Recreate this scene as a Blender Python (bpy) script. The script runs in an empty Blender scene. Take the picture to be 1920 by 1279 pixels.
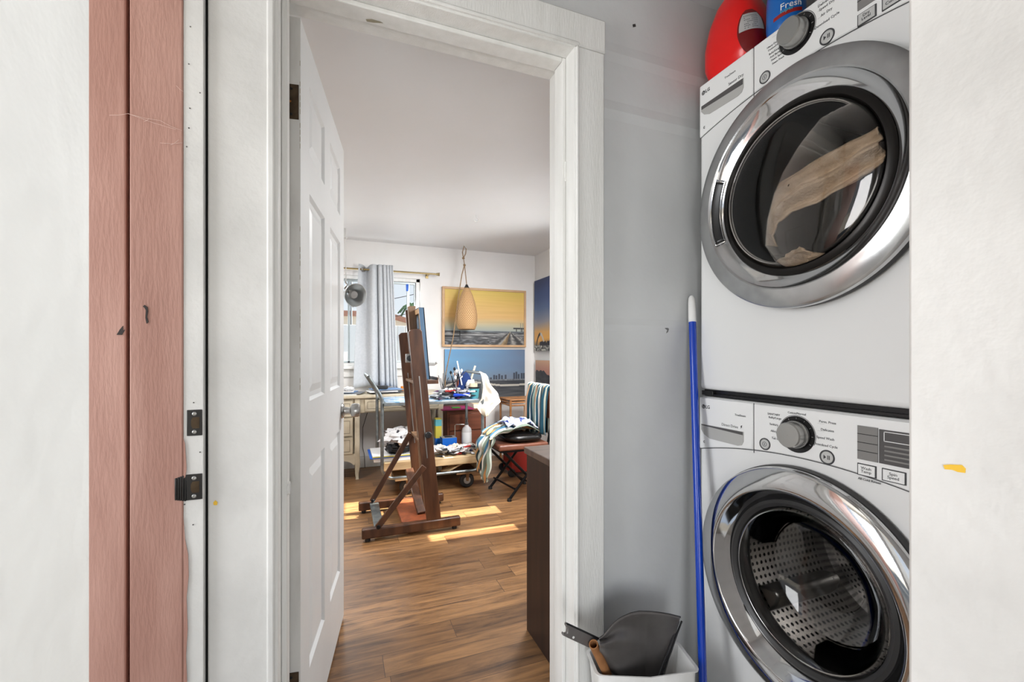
import bpy, math, random
from mathutils import Vector, Matrix, noise
R = random.Random(7)
SC = bpy.context.scene
COL = SC.collection

# ------------------------------------------------------------------ camera, world, sun, lamps, exposure
TH = math.radians(21.27); F = 822.0; HZ = 663.0; CH = 1.145
FW = (math.sin(TH), math.cos(TH)); RT = (math.cos(TH), -math.sin(TH))
cam = bpy.data.objects.new('camera', bpy.data.cameras.new('camera')); COL.objects.link(cam)
cam.location = (0, 0, CH); cam.rotation_euler = (math.radians(90), 0, -TH)
cam.data.sensor_width = 36; cam.data.lens = 36*F/1920; cam.data.shift_y = (HZ-639.5)/1920
cam.data.clip_start = 0.02; cam.data.clip_end = 200
SC.camera = cam
w = bpy.data.worlds.new('world'); SC.world = w; w.use_nodes = True
nt = w.node_tree; bg = nt.nodes['Background']
tc = nt.nodes.new('ShaderNodeTexCoord'); sp = nt.nodes.new('ShaderNodeSeparateXYZ'); cr = nt.nodes.new('ShaderNodeValToRGB')
nt.links.new(tc.outputs['Generated'], sp.inputs[0]); nt.links.new(sp.outputs['Z'], cr.inputs[0]); nt.links.new(cr.outputs[0], bg.inputs[0])
cr.color_ramp.elements[0].color = (.93, .96, 1, 1); cr.color_ramp.elements[1].color = (.45, .68, 1, 1); cr.color_ramp.elements[1].position = .9
bg.inputs[1].default_value = 1.0
sun = bpy.data.objects.new('sun', bpy.data.lights.new('sun', 'SUN')); COL.objects.link(sun)
sun.data.energy = 30; sun.data.angle = math.radians(.5); sun.data.color = (1, .95, .86)
sun.rotation_euler = Vector((-1, .04, -.9)).to_track_quat('-Z', 'Y').to_euler()
def area(name, loc, tgt, sx, sy, power, col=(1, 1, 1)):
    l = bpy.data.lights.new(name, 'AREA'); l.shape = 'RECTANGLE'; l.size = sx; l.size_y = sy; l.energy = power; l.color = col
    o = bpy.data.objects.new(name, l); COL.objects.link(o); o.location = loc
    o.rotation_euler = (Vector(tgt)-Vector(loc)).to_track_quat('-Z', 'Y').to_euler(); return o
area('ceiling_fill_light', (-.75, 3.1, 2.17), (-.75, 3.1, 0), .4, .4, 34, (1, .995, .99))  # added studio fill, no such lamp in view
area('right_ceiling_fill_light', (1.62, 2.75, 2.17), (1.4, 2.75, 0), .4, .4, 42, (1, .997, .995))  # added unseen fill for the open door, floor and back wall
area('window_fill_light', (.33, 4.72, 1.48), (.33, 3, 1.2), 1.0, .9, 16, (.95, .98, 1))  # area lamp added in the back window opening to boost its daylight
area('side_window_fill_light', (2.3, 2.7, 1.6), (.6, 2.6, 1.3), 1.6, 1.1, 80, (.99, .995, 1))  # unseen area lamp added outside the assumed side window, studio fill
area('porch_fill_light', (-2.0, .62, 1.35), (.8, .74, 1.2), .7, 1.5, 40, (.96, .98, 1))  # area lamp added outside the doorway to strengthen its daylight
area('hall_fill_light', (-.16, -1.25, .75), (.75, 1.1, 1.15), .7, .9, 21, (.95, .98, 1))  # unseen area lamp added behind the camera, low fill on laundry wall
area('jamb_fill_light', (1.55, -.75, 1.55), (-.13, .25, 1.2), .5, .9, 27, (.97, .99, 1))  # added fill that reaches only the near left jamb face
fl = area('wall_fill_light', (1.45, 1.42, 1.75), (1.0, 4.6, .75), .5, .4, 13, (1, .995, .99)); fl.data.spread = math.radians(85)  # unseen fill added to brighten the studio back wall
vs = SC.view_settings; vs.view_transform = 'Standard'; vs.look = 'None'; vs.gamma = 1; vs.use_curve_mapping = False; vs.exposure = 0.0
SC.cycles.max_bounces = 10; SC.cycles.use_denoising = True; SC.cycles.sample_clamp_indirect = 4
SC.cycles.caustics_reflective = False

# ------------------------------------------------------------------ pixel helpers (photo frame -> world point on a plane)
def D(x): r = (x-960)/F; return (FW[0]+r*RT[0], FW[1]+r*RT[1])
def PY(x, y, Y): d = D(x); s = Y/d[1]; return Vector((d[0]*s, Y, CH-(y-HZ)/F*s))
def PX(x, y, X): d = D(x); s = X/d[0]; return Vector((X, d[1]*s, CH-(y-HZ)/F*s))
def PZ(x, y, z): s = (CH-z)*F/(y-HZ); d = D(x); return Vector((d[0]*s, d[1]*s, z))

# ------------------------------------------------------------------ materials
MT = {}
def lin(c): return tuple(((v/255)/12.92 if v/255 <= .04045 else ((v/255+.055)/1.055)**2.4) for v in c)
def mat(name, rgb=(200, 200, 200), rough=.5, metal=0, c2=None, scale=8, stretch=(1, 1, 1), bump=0, bscale=None, detail=4, spec=None, trans=0, coat=0, ior=1.45, lo=.35, hi=.65, alpha=1):
    m = bpy.data.materials.new(name); m.use_nodes = True; n = m.node_tree; b = n.nodes['Principled BSDF']
    b.inputs['Base Color'].default_value = (*lin(rgb), 1); b.inputs['Roughness'].default_value = rough; b.inputs['Metallic'].default_value = metal
    b.inputs['Transmission Weight'].default_value = trans; b.inputs['Coat Weight'].default_value = coat; b.inputs['IOR'].default_value = ior
    if spec is not None: b.inputs['Specular IOR Level'].default_value = spec
    if alpha < 1: b.inputs['Alpha'].default_value = alpha
    if c2 or bump:
        t = n.nodes.new('ShaderNodeTexCoord'); mp = n.nodes.new('ShaderNodeMapping'); nz = n.nodes.new('ShaderNodeTexNoise')
        n.links.new(t.outputs['Object'], mp.inputs[0]); n.links.new(mp.outputs[0], nz.inputs['Vector'])
        mp.inputs['Scale'].default_value = stretch; nz.inputs['Scale'].default_value = scale; nz.inputs['Detail'].default_value = detail
        if c2:
            r = n.nodes.new('ShaderNodeValToRGB'); n.links.new(nz.outputs['Fac'], r.inputs[0]); n.links.new(r.outputs[0], b.inputs['Base Color'])
            r.color_ramp.elements[0].color = (*lin(rgb), 1); r.color_ramp.elements[1].color = (*lin(c2), 1)
            r.color_ramp.elements[0].position = lo; r.color_ramp.elements[1].position = hi
        if bump:
            bz = nz
            if bscale:
                bz = n.nodes.new('ShaderNodeTexNoise'); n.links.new(mp.outputs[0], bz.inputs['Vector']); bz.inputs['Scale'].default_value = bscale; bz.inputs['Detail'].default_value = 3
            bn = n.nodes.new('ShaderNodeBump'); bn.inputs['Strength'].default_value = bump; bn.inputs['Distance'].default_value = .01
            n.links.new(bz.outputs['Fac'], bn.inputs['Height']); n.links.new(bn.outputs[0], b.inputs['Normal'])
    MT[name] = m; return m
mat('wall_paint', (196, 197, 197), .55, c2=(204, 205, 205), scale=3, bump=.12, bscale=22)
mat('studio_paint', (226, 224, 222), .7, c2=(218, 216, 214), scale=2.5, bump=.15, bscale=14)
mat('ceiling_paint', (222, 222, 223), .6, c2=(220, 220, 220), scale=3, bump=.12, bscale=9)
mat('trim_paint', (216, 215, 211), .4, c2=(226, 225, 222), scale=5, stretch=(6, 6, .5), bump=.15, bscale=60, lo=.3, hi=.7)
mat('rough_trim', (208, 207, 204), .5, c2=(224, 223, 220), scale=6, bump=.12, bscale=55, lo=.25, hi=.6)
mat('worn_edge', (205, 203, 199), .5, c2=(176, 173, 168), scale=7, stretch=(2, 2, .6), bump=.2, lo=.45, hi=.8)
mat('door_paint', (226, 227, 227), .42, c2=(220, 221, 221), scale=3, bump=.05, bscale=40)
mat('pink_paint', (184, 143, 130), .6, c2=(166, 124, 111), scale=5, stretch=(3, 3, .5), bump=.12, bscale=60)
mat('pink_groove', (120, 84, 76), .7)
mat('vinyl_floor', (170, 164, 156), .5, c2=(150, 144, 136), scale=3)
mat('concrete', (150, 147, 140), .85, c2=(128, 124, 118), scale=4)
mat('dark', (14, 14, 15), .5); mat('black_metal', (22, 22, 24), .38, .6)
mat('black_plastic', (26, 26, 28), .4); mat('black_satin', (24, 23, 24), .28)
mat('bronze', (88, 74, 58), .4, .8, c2=(60, 48, 36), scale=30); mat('rust', (150, 92, 40), .7)
mat('brass', (150, 132, 92), .35, .9); mat('chrome', (215, 215, 216), .07, 1)
mat('chrome_satin', (206, 206, 206), .24, 1, c2=(186, 186, 186), scale=14); mat('silver', (176, 175, 172), .3, .9)
mat('appliance', (226, 226, 225), .28, coat=.3); mat('panel_white', (232, 232, 231), .35)
mat('recess_shade_grey', (176, 175, 172), .4); mat('line_grey', (110, 110, 110), .6); mat('ink', (62, 62, 64), .6); mat('button_grey', (196, 196, 194), .35, .2)
mat('display_grey', (82, 80, 80), .3); mat('display_light', (128, 126, 124), .3); mat('key_grey', (120, 119, 117), .5)
mat('smoke_glass', (70, 58, 50), .03, trans=1, ior=1.3); mat('clear_glass', (190, 190, 190), .02, trans=1, ior=1.25)
mat('window_glass', (245, 250, 250), .02, trans=1, ior=1.0)
mat('drum_dark', (30, 27, 25), .3, .5); mat('gasket', (46, 45, 45), .4)
mat('linen', (214, 202, 182), .9, c2=(190, 174, 150), scale=20, bump=.5, bscale=120)
mat('red_plastic', (226, 8, 6), .3, coat=.2); mat('red_dark', (110, 8, 10), .3); mat('label_grey', (176, 174, 172), .5)
mat('blue_plastic', (6, 96, 178), .3, coat=.3); mat('pole_blue', (2, 58, 170), .25, coat=.4); mat('white_plastic', (224, 223, 221), .45, c2=(206, 204, 200), scale=12, lo=.4, hi=.8)
mat('dustpan_grey', (96, 92, 90), .32, c2=(110, 106, 104), scale=10, bump=.05, metal=.25); mat('cardboard', (158, 108, 66), .8, c2=(140, 94, 56), scale=25)
mat('yellow_fleck', (236, 190, 60), .6); mat('dark_fleck', (50, 44, 42), .7); mat('old_flake', (146, 138, 118), .7)
mat('easel_wood', (94, 60, 40), .35, c2=(62, 38, 25), scale=5, stretch=(4, 4, .7), bump=.1, coat=.15)
mat('easel_orange', (150, 80, 48), .4, c2=(116, 60, 36), scale=5, stretch=(4, 4, .7)); mat('easel_pale', (134, 104, 78), .5, c2=(104, 78, 58), scale=6, stretch=(4, 4, .7))
mat('cabinet_wood', (52, 31, 21), .5, c2=(38, 22, 15), scale=4, stretch=(8, 8, .5)); mat('cabinet_top', (104, 84, 72), .45, c2=(84, 66, 56), scale=5, stretch=(1, 8, 1))
mat('dresser_wood', (118, 66, 44), .45, c2=(92, 50, 34), scale=4, stretch=(.6, 6, 6)); mat('cream_paint', (202, 192, 170), .45, c2=(184, 172, 148), scale=10)
mat('dark_line', (72, 62, 50), .6); mat('galvanised', (150, 156, 156), .35, .85, c2=(120, 126, 128), scale=20)
mat('deck_wood', (206, 182, 144), .55, c2=(176, 148, 108), scale=5, stretch=(.6, 5, 5)); mat('rubber', (28, 27, 27), .6)
mat('rust_metal', (150, 118, 84), .5, .5, c2=(120, 90, 64), scale=18); mat('curtain_fabric', (188, 191, 195), .85, c2=(180, 184, 188), scale=50)
mat('bamboo', (184, 132, 84), .45, c2=(150, 100, 60), scale=14); mat('oak', (196, 162, 124), .5, c2=(180, 144, 106), scale=8, stretch=(1, 8, 1))
mat('rope', (148, 122, 90), .9, c2=(120, 96, 70), scale=120); mat('brown_leather', (132, 84, 66), .35, c2=(108, 66, 50), scale=10)
mat('black_leather', (24, 22, 22), .25); mat('white_cloth', (226, 222, 214), .9, c2=(206, 192, 166), scale=7, lo=.45, hi=.7)
mat('blue_cloth', (16, 42, 92), .9); mat('white_shirt', (206, 214, 232), .85, c2=(30, 50, 130), scale=9, stretch=(6, 1, 1), lo=.5, hi=.56)
mat('paper', (232, 232, 232), .8); mat('paper_blue', (120, 150, 190), .8); mat('paper_grey', (120, 124, 128), .8); mat('yellow', (206, 190, 70), .6)
mat('tube_white', (226, 226, 228), .35); mat('tube_silver', (170, 170, 172), .3, .7); mat('tube_blue', (22, 60, 170), .35); mat('tube_dark', (24, 28, 34), .4); mat('tube_red', (150, 30, 24), .4); mat('tube_purple', (70, 30, 70), .4)
mat('aqua', (96, 176, 186), .4); mat('cream', (226, 210, 180), .5); mat('orange', (226, 130, 30), .5); mat('magenta', (150, 30, 90), .6); mat('green', (70, 150, 50), .6)
mat('carton_blue', (10, 104, 206), .45); mat('bottle_plastic', (206, 204, 204), .3, c2=(190, 188, 188), scale=5); mat('terracotta', (170, 122, 104), .8, c2=(136, 96, 82), scale=20, stretch=(8, 1, 1))
mat('stucco', (226, 222, 212), .8); mat('leaf', (60, 92, 62), .8); mat('trunk', (110, 96, 80), .9); mat('red_box', (150, 36, 28), .5); mat('paint_table', (186, 196, 206), .4, c2=(60, 140, 190), scale=16, lo=.5, hi=.56)
mat('spatter', (222, 220, 220), .85, c2=(60, 56, 64), scale=26, lo=.58, hi=.64); mat('tape_blue', (20, 90, 190), .5); mat('web', (226, 200, 190), .9)
mat('rag_mix', (222, 214, 210), .9, c2=(150, 60, 50), scale=30, lo=.62, hi=.68); mat('frame_metal', (170, 178, 180), .3, .7); mat('lamp_metal', (206, 208, 208), .3, .85); mat('canvas_blue', (78, 108, 136), .6); mat('fence_white', (196, 200, 206), .8)
def thin_glass(name, tint, refl, rough=.015):
    m = bpy.data.materials.new(name); m.use_nodes = True; n = m.node_tree; n.nodes.remove(n.nodes['Principled BSDF']); out = n.nodes['Material Output']
    t = n.nodes.new('ShaderNodeBsdfTransparent'); t.inputs[0].default_value = (*tint, 1); g = n.nodes.new('ShaderNodeBsdfGlossy'); g.inputs['Roughness'].default_value = rough
    lw = n.nodes.new('ShaderNodeFresnel'); lw.inputs[0].default_value = refl; mx = n.nodes.new('ShaderNodeMixShader')
    n.links.new(lw.outputs[0], mx.inputs[0]); n.links.new(t.outputs[0], mx.inputs[1]); n.links.new(g.outputs[0], mx.inputs[2]); n.links.new(mx.outputs[0], out.inputs[0]); MT[name] = m
thin_glass('window_glass', (.97, .985, .985), 1.3); thin_glass('smoke_glass', (.93, .89, .86), 1.5); thin_glass('clear_glass', (.94, .93, .92), 1.4)
# wooden plank floor
def plank():
    m = bpy.data.materials.new('plank_floor'); m.use_nodes = True; n = m.node_tree; b = n.nodes['Principled BSDF']; L = n.links.new
    def M(op, a, b_=None, c=None):
        q = n.nodes.new('ShaderNodeMath'); q.operation = op
        for k, v in enumerate((a, b_, c)):
            if v is None: continue
            if isinstance(v, (int, float)): q.inputs[k].default_value = v
            else: L(v, q.inputs[k])
        return q.outputs[0]
    t = n.nodes.new('ShaderNodeTexCoord'); sx = n.nodes.new('ShaderNodeSeparateXYZ'); L(t.outputs['Object'], sx.inputs[0]); PW, PL = .1235, .86
    yr = M('DIVIDE', sx.outputs['Y'], PW); row = M('FLOOR', yr); wn = n.nodes.new('ShaderNodeTexWhiteNoise'); wn.noise_dimensions = '1D'; L(row, wn.inputs['W'])
    xr = M('ADD', M('DIVIDE', sx.outputs['X'], PL), M('MULTIPLY', wn.outputs['Value'], 7.3)); colm = M('FLOOR', xr)
    w2 = n.nodes.new('ShaderNodeTexWhiteNoise'); w2.noise_dimensions = '2D'; cb = n.nodes.new('ShaderNodeCombineXYZ'); L(row, cb.inputs[0]); L(colm, cb.inputs[1]); L(cb.outputs[0], w2.inputs['Vector'])
    fy = M('FRACT', yr); fx = M('FRACT', xr)
    seam_ = M('MAXIMUM', M('LESS_THAN', M('MINIMUM', fy, M('SUBTRACT', 1, fy)), .008), M('LESS_THAN', M('MINIMUM', fx, M('SUBTRACT', 1, fx)), .0013))
    mp = n.nodes.new('ShaderNodeMapping'); mp.inputs['Scale'].default_value = (1.2, 11, 1); L(t.outputs['Object'], mp.inputs[0])
    sh = n.nodes.new('ShaderNodeVectorMath'); sh.operation = 'MULTIPLY_ADD'; sh.inputs[1].default_value = (9, 9, 9); L(w2.outputs['Color'], sh.inputs[0]); L(mp.outputs[0], sh.inputs[2])
    nz = n.nodes.new('ShaderNodeTexNoise'); nz.inputs['Scale'].default_value = 2.6; nz.inputs['Detail'].default_value = 10; nz.inputs['Roughness'].default_value = .7; nz.inputs['Distortion'].default_value = .7; L(sh.outputs[0], nz.inputs['Vector'])
    r = n.nodes.new('ShaderNodeValToRGB'); L(nz.outputs['Fac'], r.inputs[0]); e = r.color_ramp.elements
    e[0].position = .3; e[0].color = (*lin((78, 54, 38)), 1); e[1].position = .62; e[1].color = (*lin((172, 128, 84)), 1)
    q = e.new(.45); q.color = (*lin((138, 101, 66)), 1)
    mx = n.nodes.new('ShaderNodeMix'); mx.data_type = 'RGBA'; mx.blend_type = 'MULTIPLY'; mx.inputs[0].default_value = 1
    r2 = n.nodes.new('ShaderNodeValToRGB'); L(w2.outputs['Value'], r2.inputs[0]); r2.color_ramp.elements[0].color = (.50, .47, .46, 1); r2.color_ramp.elements[1].color = (1.0, 1.0, 1.0, 1)
    L(r.outputs[0], mx.inputs[6]); L(r2.outputs[0], mx.inputs[7])
    m2 = n.nodes.new('ShaderNodeMix'); m2.data_type = 'RGBA'; L(seam_, m2.inputs[0]); L(mx.outputs[2], m2.inputs[6]); m2.inputs[7].default_value = (*lin((70, 48, 34)), 1)
    L(m2.outputs[2], b.inputs['Base Color']); b.inputs['Roughness'].default_value = .36
    bn = n.nodes.new('ShaderNodeBump'); bn.inputs['Strength'].default_value = .15; bn.inputs['Distance'].default_value = .004; L(nz.outputs['Fac'], bn.inputs['Height']); L(bn.outputs[0], b.inputs['Normal'])
    MT['plank_floor'] = m
plank()
def stripes(name, cols, reps=1, rough=.9):
    m = bpy.data.materials.new(name); m.use_nodes = True; n = m.node_tree; b = n.nodes['Principled BSDF']; L = n.links.new
    uv = n.nodes.new('ShaderNodeUVMap'); s = n.nodes.new('ShaderNodeSeparateXYZ'); L(uv.outputs[0], s.inputs[0])
    mu = n.nodes.new('ShaderNodeMath'); mu.operation = 'MULTIPLY'; mu.inputs[1].default_value = reps; L(s.outputs[0], mu.inputs[0])
    fr = n.nodes.new('ShaderNodeMath'); fr.operation = 'FRACT'; L(mu.outputs[0], fr.inputs[0])
    r = n.nodes.new('ShaderNodeValToRGB'); r.color_ramp.interpolation = 'CONSTANT'; L(fr.outputs[0], r.inputs[0]); L(r.outputs[0], b.inputs['Base Color'])
    e = r.color_ramp.elements; e[0].color = (*lin(cols[0]), 1); e[1].position = 1/len(cols); e[1].color = (*lin(cols[1]), 1)
    for i, c in enumerate(cols[2:]): e.new((i+2)/len(cols)).color = (*lin(c), 1)
    b.inputs['Roughness'].default_value = rough; MT[name] = m
stripes('towel_stripes', [(30, 84, 104), (206, 212, 196), (30, 84, 104), (30, 70, 84), (196, 150, 116), (140, 160, 150), (24, 60, 76), (226, 226, 216)], 3)
stripes('blanket_stripes', [(120, 134, 120), (206, 216, 206), (40, 56, 58), (190, 140, 90), (110, 124, 112), (226, 228, 222), (60, 110, 140)], 3)
def wicker():
    m = mat('wicker', (206, 170, 124), .8); n = m.node_tree; b = n.nodes['Principled BSDF']; L = n.links.new
    uv = n.nodes.new('ShaderNodeUVMap'); out = []
    for a in (45, -45):
        mp = n.nodes.new('ShaderNodeMapping'); mp.inputs['Scale'].default_value = (70, 48, 1); L(uv.outputs[0], mp.inputs[0])
        mp2 = n.nodes.new('ShaderNodeMapping'); mp2.inputs['Rotation'].default_value = (0, 0, math.radians(a)); L(mp.outputs[0], mp2.inputs[0])
        wv = n.nodes.new('ShaderNodeTexWave'); wv.inputs['Scale'].default_value = .20; L(mp2.outputs[0], wv.inputs['Vector']); out.append(wv)
    mx = n.nodes.new('ShaderNodeMath'); mx.operation = 'MAXIMUM'; L(out[0].outputs['Fac'], mx.inputs[0]); L(out[1].outputs['Fac'], mx.inputs[1])
    r = n.nodes.new('ShaderNodeValToRGB'); L(mx.outputs[0], r.inputs[0]); r.color_ramp.elements[0].color = (*lin((104, 70, 40)), 1); r.color_ramp.elements[0].position = .45
    r.color_ramp.elements[1].color = (*lin((198, 160, 114)), 1); r.color_ramp.elements[1].position = .85; L(r.outputs[0], b.inputs['Base Color'])
    bn = n.nodes.new('ShaderNodeBump'); bn.inputs['Strength'].default_value = .6; L(mx.outputs[0], bn.inputs['Height']); L(bn.outputs[0], b.inputs['Normal'])
wicker()
def colattr():
    m = bpy.data.materials.new('painted_canvas'); m.use_nodes = True; n = m.node_tree; b = n.nodes['Principled BSDF']
    a = n.nodes.new('ShaderNodeVertexColor'); a.layer_name = 'paint'; n.links.new(a.outputs[0], b.inputs['Base Color']); b.inputs['Roughness'].default_value = .55; MT['painted_canvas'] = m
colattr()
def perforated():
    m = mat('perforated_steel', (180, 178, 176), .25, .9); n = m.node_tree; b = n.nodes['Principled BSDF']; L = n.links.new
    uv = n.nodes.new('ShaderNodeUVMap'); vo = n.nodes.new('ShaderNodeTexVoronoi'); vo.inputs['Scale'].default_value = 1; vo.inputs['Randomness'].default_value = 0
    mp = n.nodes.new('ShaderNodeMapping'); mp.inputs['Scale'].default_value = (84, 118, 1); L(uv.outputs[0], mp.inputs[0]); L(mp.outputs[0], vo.inputs['Vector'])
    r = n.nodes.new('ShaderNodeValToRGB'); L(vo.outputs['Distance'], r.inputs[0]); r.color_ramp.elements[0].color = (.004, .004, .004, 1); r.color_ramp.elements[0].position = .24
    r.color_ramp.elements[1].color = (*lin((214, 210, 206)), 1); r.color_ramp.elements[1].position = .3; L(r.outputs[0], b.inputs['Base Color'])
perforated()

# ------------------------------------------------------------------ mesh builder
class MB:
    def __init__(s): s.v = []; s.f = []; s.m = []; s.uv = {}
    def add(s, vs, fs, mi=0):
        o = len(s.v); s.v += [tuple(p) for p in vs]
        for f in fs: s.f.append(tuple(i+o for i in f)); s.m.append(mi)
        return s
    def box(s, x0, x1, y0, y1, z0, z1, mi=0):
        return s.add([(x, y, z) for z in (z0, z1) for y in (y0, y1) for x in (x0, x1)], [(0, 2, 3, 1), (4, 5, 7, 6), (0, 1, 5, 4), (2, 6, 7, 3), (0, 4, 6, 2), (1, 3, 7, 5)], mi)
    def beam(s, a, b, side, wd, th, mi=0, w2=None):
        a = Vector(a); b = Vector(b); d = (b-a).normalized(); sd = Vector(side); sd = (sd-d*sd.dot(d)).normalized(); up = d.cross(sd)
        vs = []
        for p, k in ((a, wd), (b, w2 or wd)):
            for i, j in ((-1, -1), (1, -1), (1, 1), (-1, 1)): vs.append(p+sd*i*k/2+up*j*th/2)
        return s.add(vs, [(0, 3, 2, 1), (4, 5, 6, 7), (0, 1, 5, 4), (1, 2, 6, 5), (2, 3, 7, 6), (3, 0, 4, 7)], mi)
    def tube(s, path, r, n=10, mi=0, cap=True, closed=False):
        P = [Vector(p) for p in path]; K = len(P); rs = r if isinstance(r, (list, tuple)) else [r]*K; vs = []; ref = None
        for i, p in enumerate(P):
            t = (P[(i+1) % K]-P[i-1]) if closed else (P[min(i+1, K-1)]-P[max(i-1, 0)])
            t.normalize()
            if ref is None: ref = t.orthogonal().normalized()
            ref = (ref-t*ref.dot(t)); ref = ref.normalized() if ref.length > 1e-6 else t.orthogonal().normalized()
            bn = t.cross(ref)
            for k in range(n):
                a = 2*math.pi*k/n; vs.append(p+(ref*math.cos(a)+bn*math.sin(a))*rs[i])
        fs = []
        for i in range(K if closed else K-1):
            j = (i+1) % K
            for k in range(n): fs.append((i*n+k, i*n+(k+1) % n, j*n+(k+1) % n, j*n+k))
        if cap and not closed: fs += [tuple(range(n))[::-1], tuple((K-1)*n+k for k in range(n))]
        return s.add(vs, fs, mi)
    def lathe(s, prof, M=None, n=48, mi=0, a0=0, a1=2*math.pi, caps=False):
        M = M or Matrix(); full = abs(a1-a0-2*math.pi) < 1e-6; nn = n if full else n+1; vs = []
        base = len(s.f)
        for r, h in prof:
            r = max(r, .0005)
            for k in range(nn):
                a = a0+(a1-a0)*k/n; vs.append(M @ Vector((r*math.cos(a), r*math.sin(a), h)))
        fs = []; K = len(prof)
        for i in range(K-1):
            for k in range(n):
                k2 = (k+1) % nn if full else k+1
                s.uv[base+len(fs)] = [(k/n, i/(K-1)), ((k+1)/n, i/(K-1)), ((k+1)/n, (i+1)/(K-1)), (k/n, (i+1)/(K-1))]
                fs.append((i*nn+k, i*nn+k2, (i+1)*nn+k2, (i+1)*nn+k))
        if caps: fs += [tuple(range(nn))[::-1], tuple((K-1)*nn+k for k in range(nn))]
        return s.add(vs, fs, mi)
    def prism(s, poly, ext, mi=0, mi2=None):
        P = [Vector(p) for p in poly]; e = Vector(ext); n = len(P)
        s.add(P+[p+e for p in P], [tuple(range(n))[::-1], tuple(range(n, 2*n))], mi)
        o = len(s.v)-2*n
        for i in range(n): s.f.append((o+i, o+(i+1) % n, o+n+(i+1) % n, o+n+i)); s.m.append(mi if mi2 is None else mi2)
        return s
    def grid(s, fn, nu, nv, mi=0):
        vs = [fn(i/nu, j/nv) for j in range(nv+1) for i in range(nu+1)]; fs = []; base = len(s.f)
        for j in range(nv):
            for i in range(nu):
                a = j*(nu+1)+i; s.uv[base+len(fs)] = [(i/nu, j/nv), ((i+1)/nu, j/nv), ((i+1)/nu, (j+1)/nv), (i/nu, (j+1)/nv)]
                fs.append((a, a+1, a+nu+2, a+nu+1))
        return s.add(vs, fs, mi)
    def build(s, name, mats, parent=None, bevel=0, loc=None, smooth=True, solid=0, ang=35, seg=2, sub=0):
        me = bpy.data.meshes.new(name); me.from_pydata(s.v, [], s.f)
        mats = mats if isinstance(mats, (list, tuple)) else [mats]
        for k in mats: me.materials.append(MT[k])
        me.polygons.foreach_set('material_index', s.m)
        if s.uv:
            ul = me.uv_layers.new(name='UVMap')
            for p in me.polygons:
                if p.index in s.uv and len(p.loop_indices) == 4:
                    for li, c in zip(p.loop_indices, s.uv[p.index]): ul.data[li].uv = c
        import bmesh
        bm = bmesh.new(); bm.from_mesh(me); bmesh.ops.recalc_face_normals(bm, faces=bm.faces) if not solid and not s.uv else None; bm.to_mesh(me); bm.free()
        if smooth:
            me.polygons.foreach_set('use_smooth', [True]*len(me.polygons)); me.set_sharp_from_angle(angle=math.radians(ang))
        o = bpy.data.objects.new(name, me); COL.objects.link(o)
        if parent: o.parent = parent; o.matrix_parent_inverse = Matrix.Translation(-Vector(parent.location)) if parent.rotation_euler.z == 0 else parent.matrix_basis.inverted()
        if loc: o.location = loc
        if solid:
            q = o.modifiers.new('solid', 'SOLIDIFY'); q.thickness = solid; q.offset = 0
        if sub:
            q = o.modifiers.new('sub', 'SUBSURF'); q.levels = q.render_levels = sub
        if bevel:
            q = o.modifiers.new('bevel', 'BEVEL'); q.width = bevel; q.segments = seg; q.limit_method = 'ANGLE'; q.angle_limit = math.radians(40)
        return o
def tag(o, label=None, cat=None, group=None, kind=None):
    if label: o['label'] = label
    if cat: o['category'] = cat
    if group: o['group'] = group
    if kind: o['kind'] = kind
    return o
def root(name, loc, label, cat, group=None):
    o = bpy.data.objects.new(name, None); COL.objects.link(o); o.location = loc; o.empty_display_size = .05; return tag(o, label, cat, group)
def copy_tree(o, parent=None):
    c = o.copy(); COL.objects.link(c)
    if parent: c.parent = parent; c.matrix_parent_inverse = o.matrix_parent_inverse.copy()
    for ch in [q for q in bpy.data.objects if q.parent == o]: copy_tree(ch, c)
    return c
def struct(o): o['kind'] = 'structure'; return o
def text(body, M, size, m, parent, name='lettering', align='LEFT', depth=.0004, label=None, bold=0):
    cu = bpy.data.curves.new('lettering', 'FONT'); cu.body = body; cu.size = size; cu.extrude = depth; cu.align_x = align; cu.offset = bold; cu.resolution_u = 3; cu.space_line = .85
    t = bpy.data.objects.new('tmp', cu); COL.objects.link(t); dg = bpy.context.evaluated_depsgraph_get()
    me = bpy.data.meshes.new_from_object(t.evaluated_get(dg)); bpy.data.objects.remove(t); bpy.data.curves.remove(cu)
    me.transform(M); me.materials.clear(); me.materials.append(MT[m]); me.name = name
    o = bpy.data.objects.new(name, me); COL.objects.link(o)
    if parent: o.parent = parent; o.matrix_parent_inverse = Matrix.Translation(-Vector(parent.location))
    if label: o['label'] = label
    return o
def axis(origin, z, x=None):      # matrix with local Z along z
    z = Vector(z).normalized(); x = Vector(x) if x else z.orthogonal(); x = (x-z*x.dot(z)).normalized(); y = z.cross(x)
    return Matrix(((x.x, y.x, z.x, origin[0]), (x.y, y.y, z.y, origin[1]), (x.z, y.z, z.z, origin[2]), (0, 0, 0, 1)))

# ------------------------------------------------------------------ structure: studio and laundry
YB = 4.66; XR = 2.10; ZC = 2.28
struct(MB().box(-1.6, XR, 1.22, YB, -.05, 0).build('floor', 'plank_floor'))
struct(MB().box(-.42, 1.95, -2.6, 1.22, -.05, 0).build('floor', 'vinyl_floor'))
struct(MB().box(-1.6, XR, 1.30, YB, ZC, ZC+.06).build('ceiling', 'ceiling_paint'))
struct(MB().box(-.42, 1.95, .15, 1.155, 2.33, 2.39).build('ceiling', 'wall_paint'))
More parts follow.
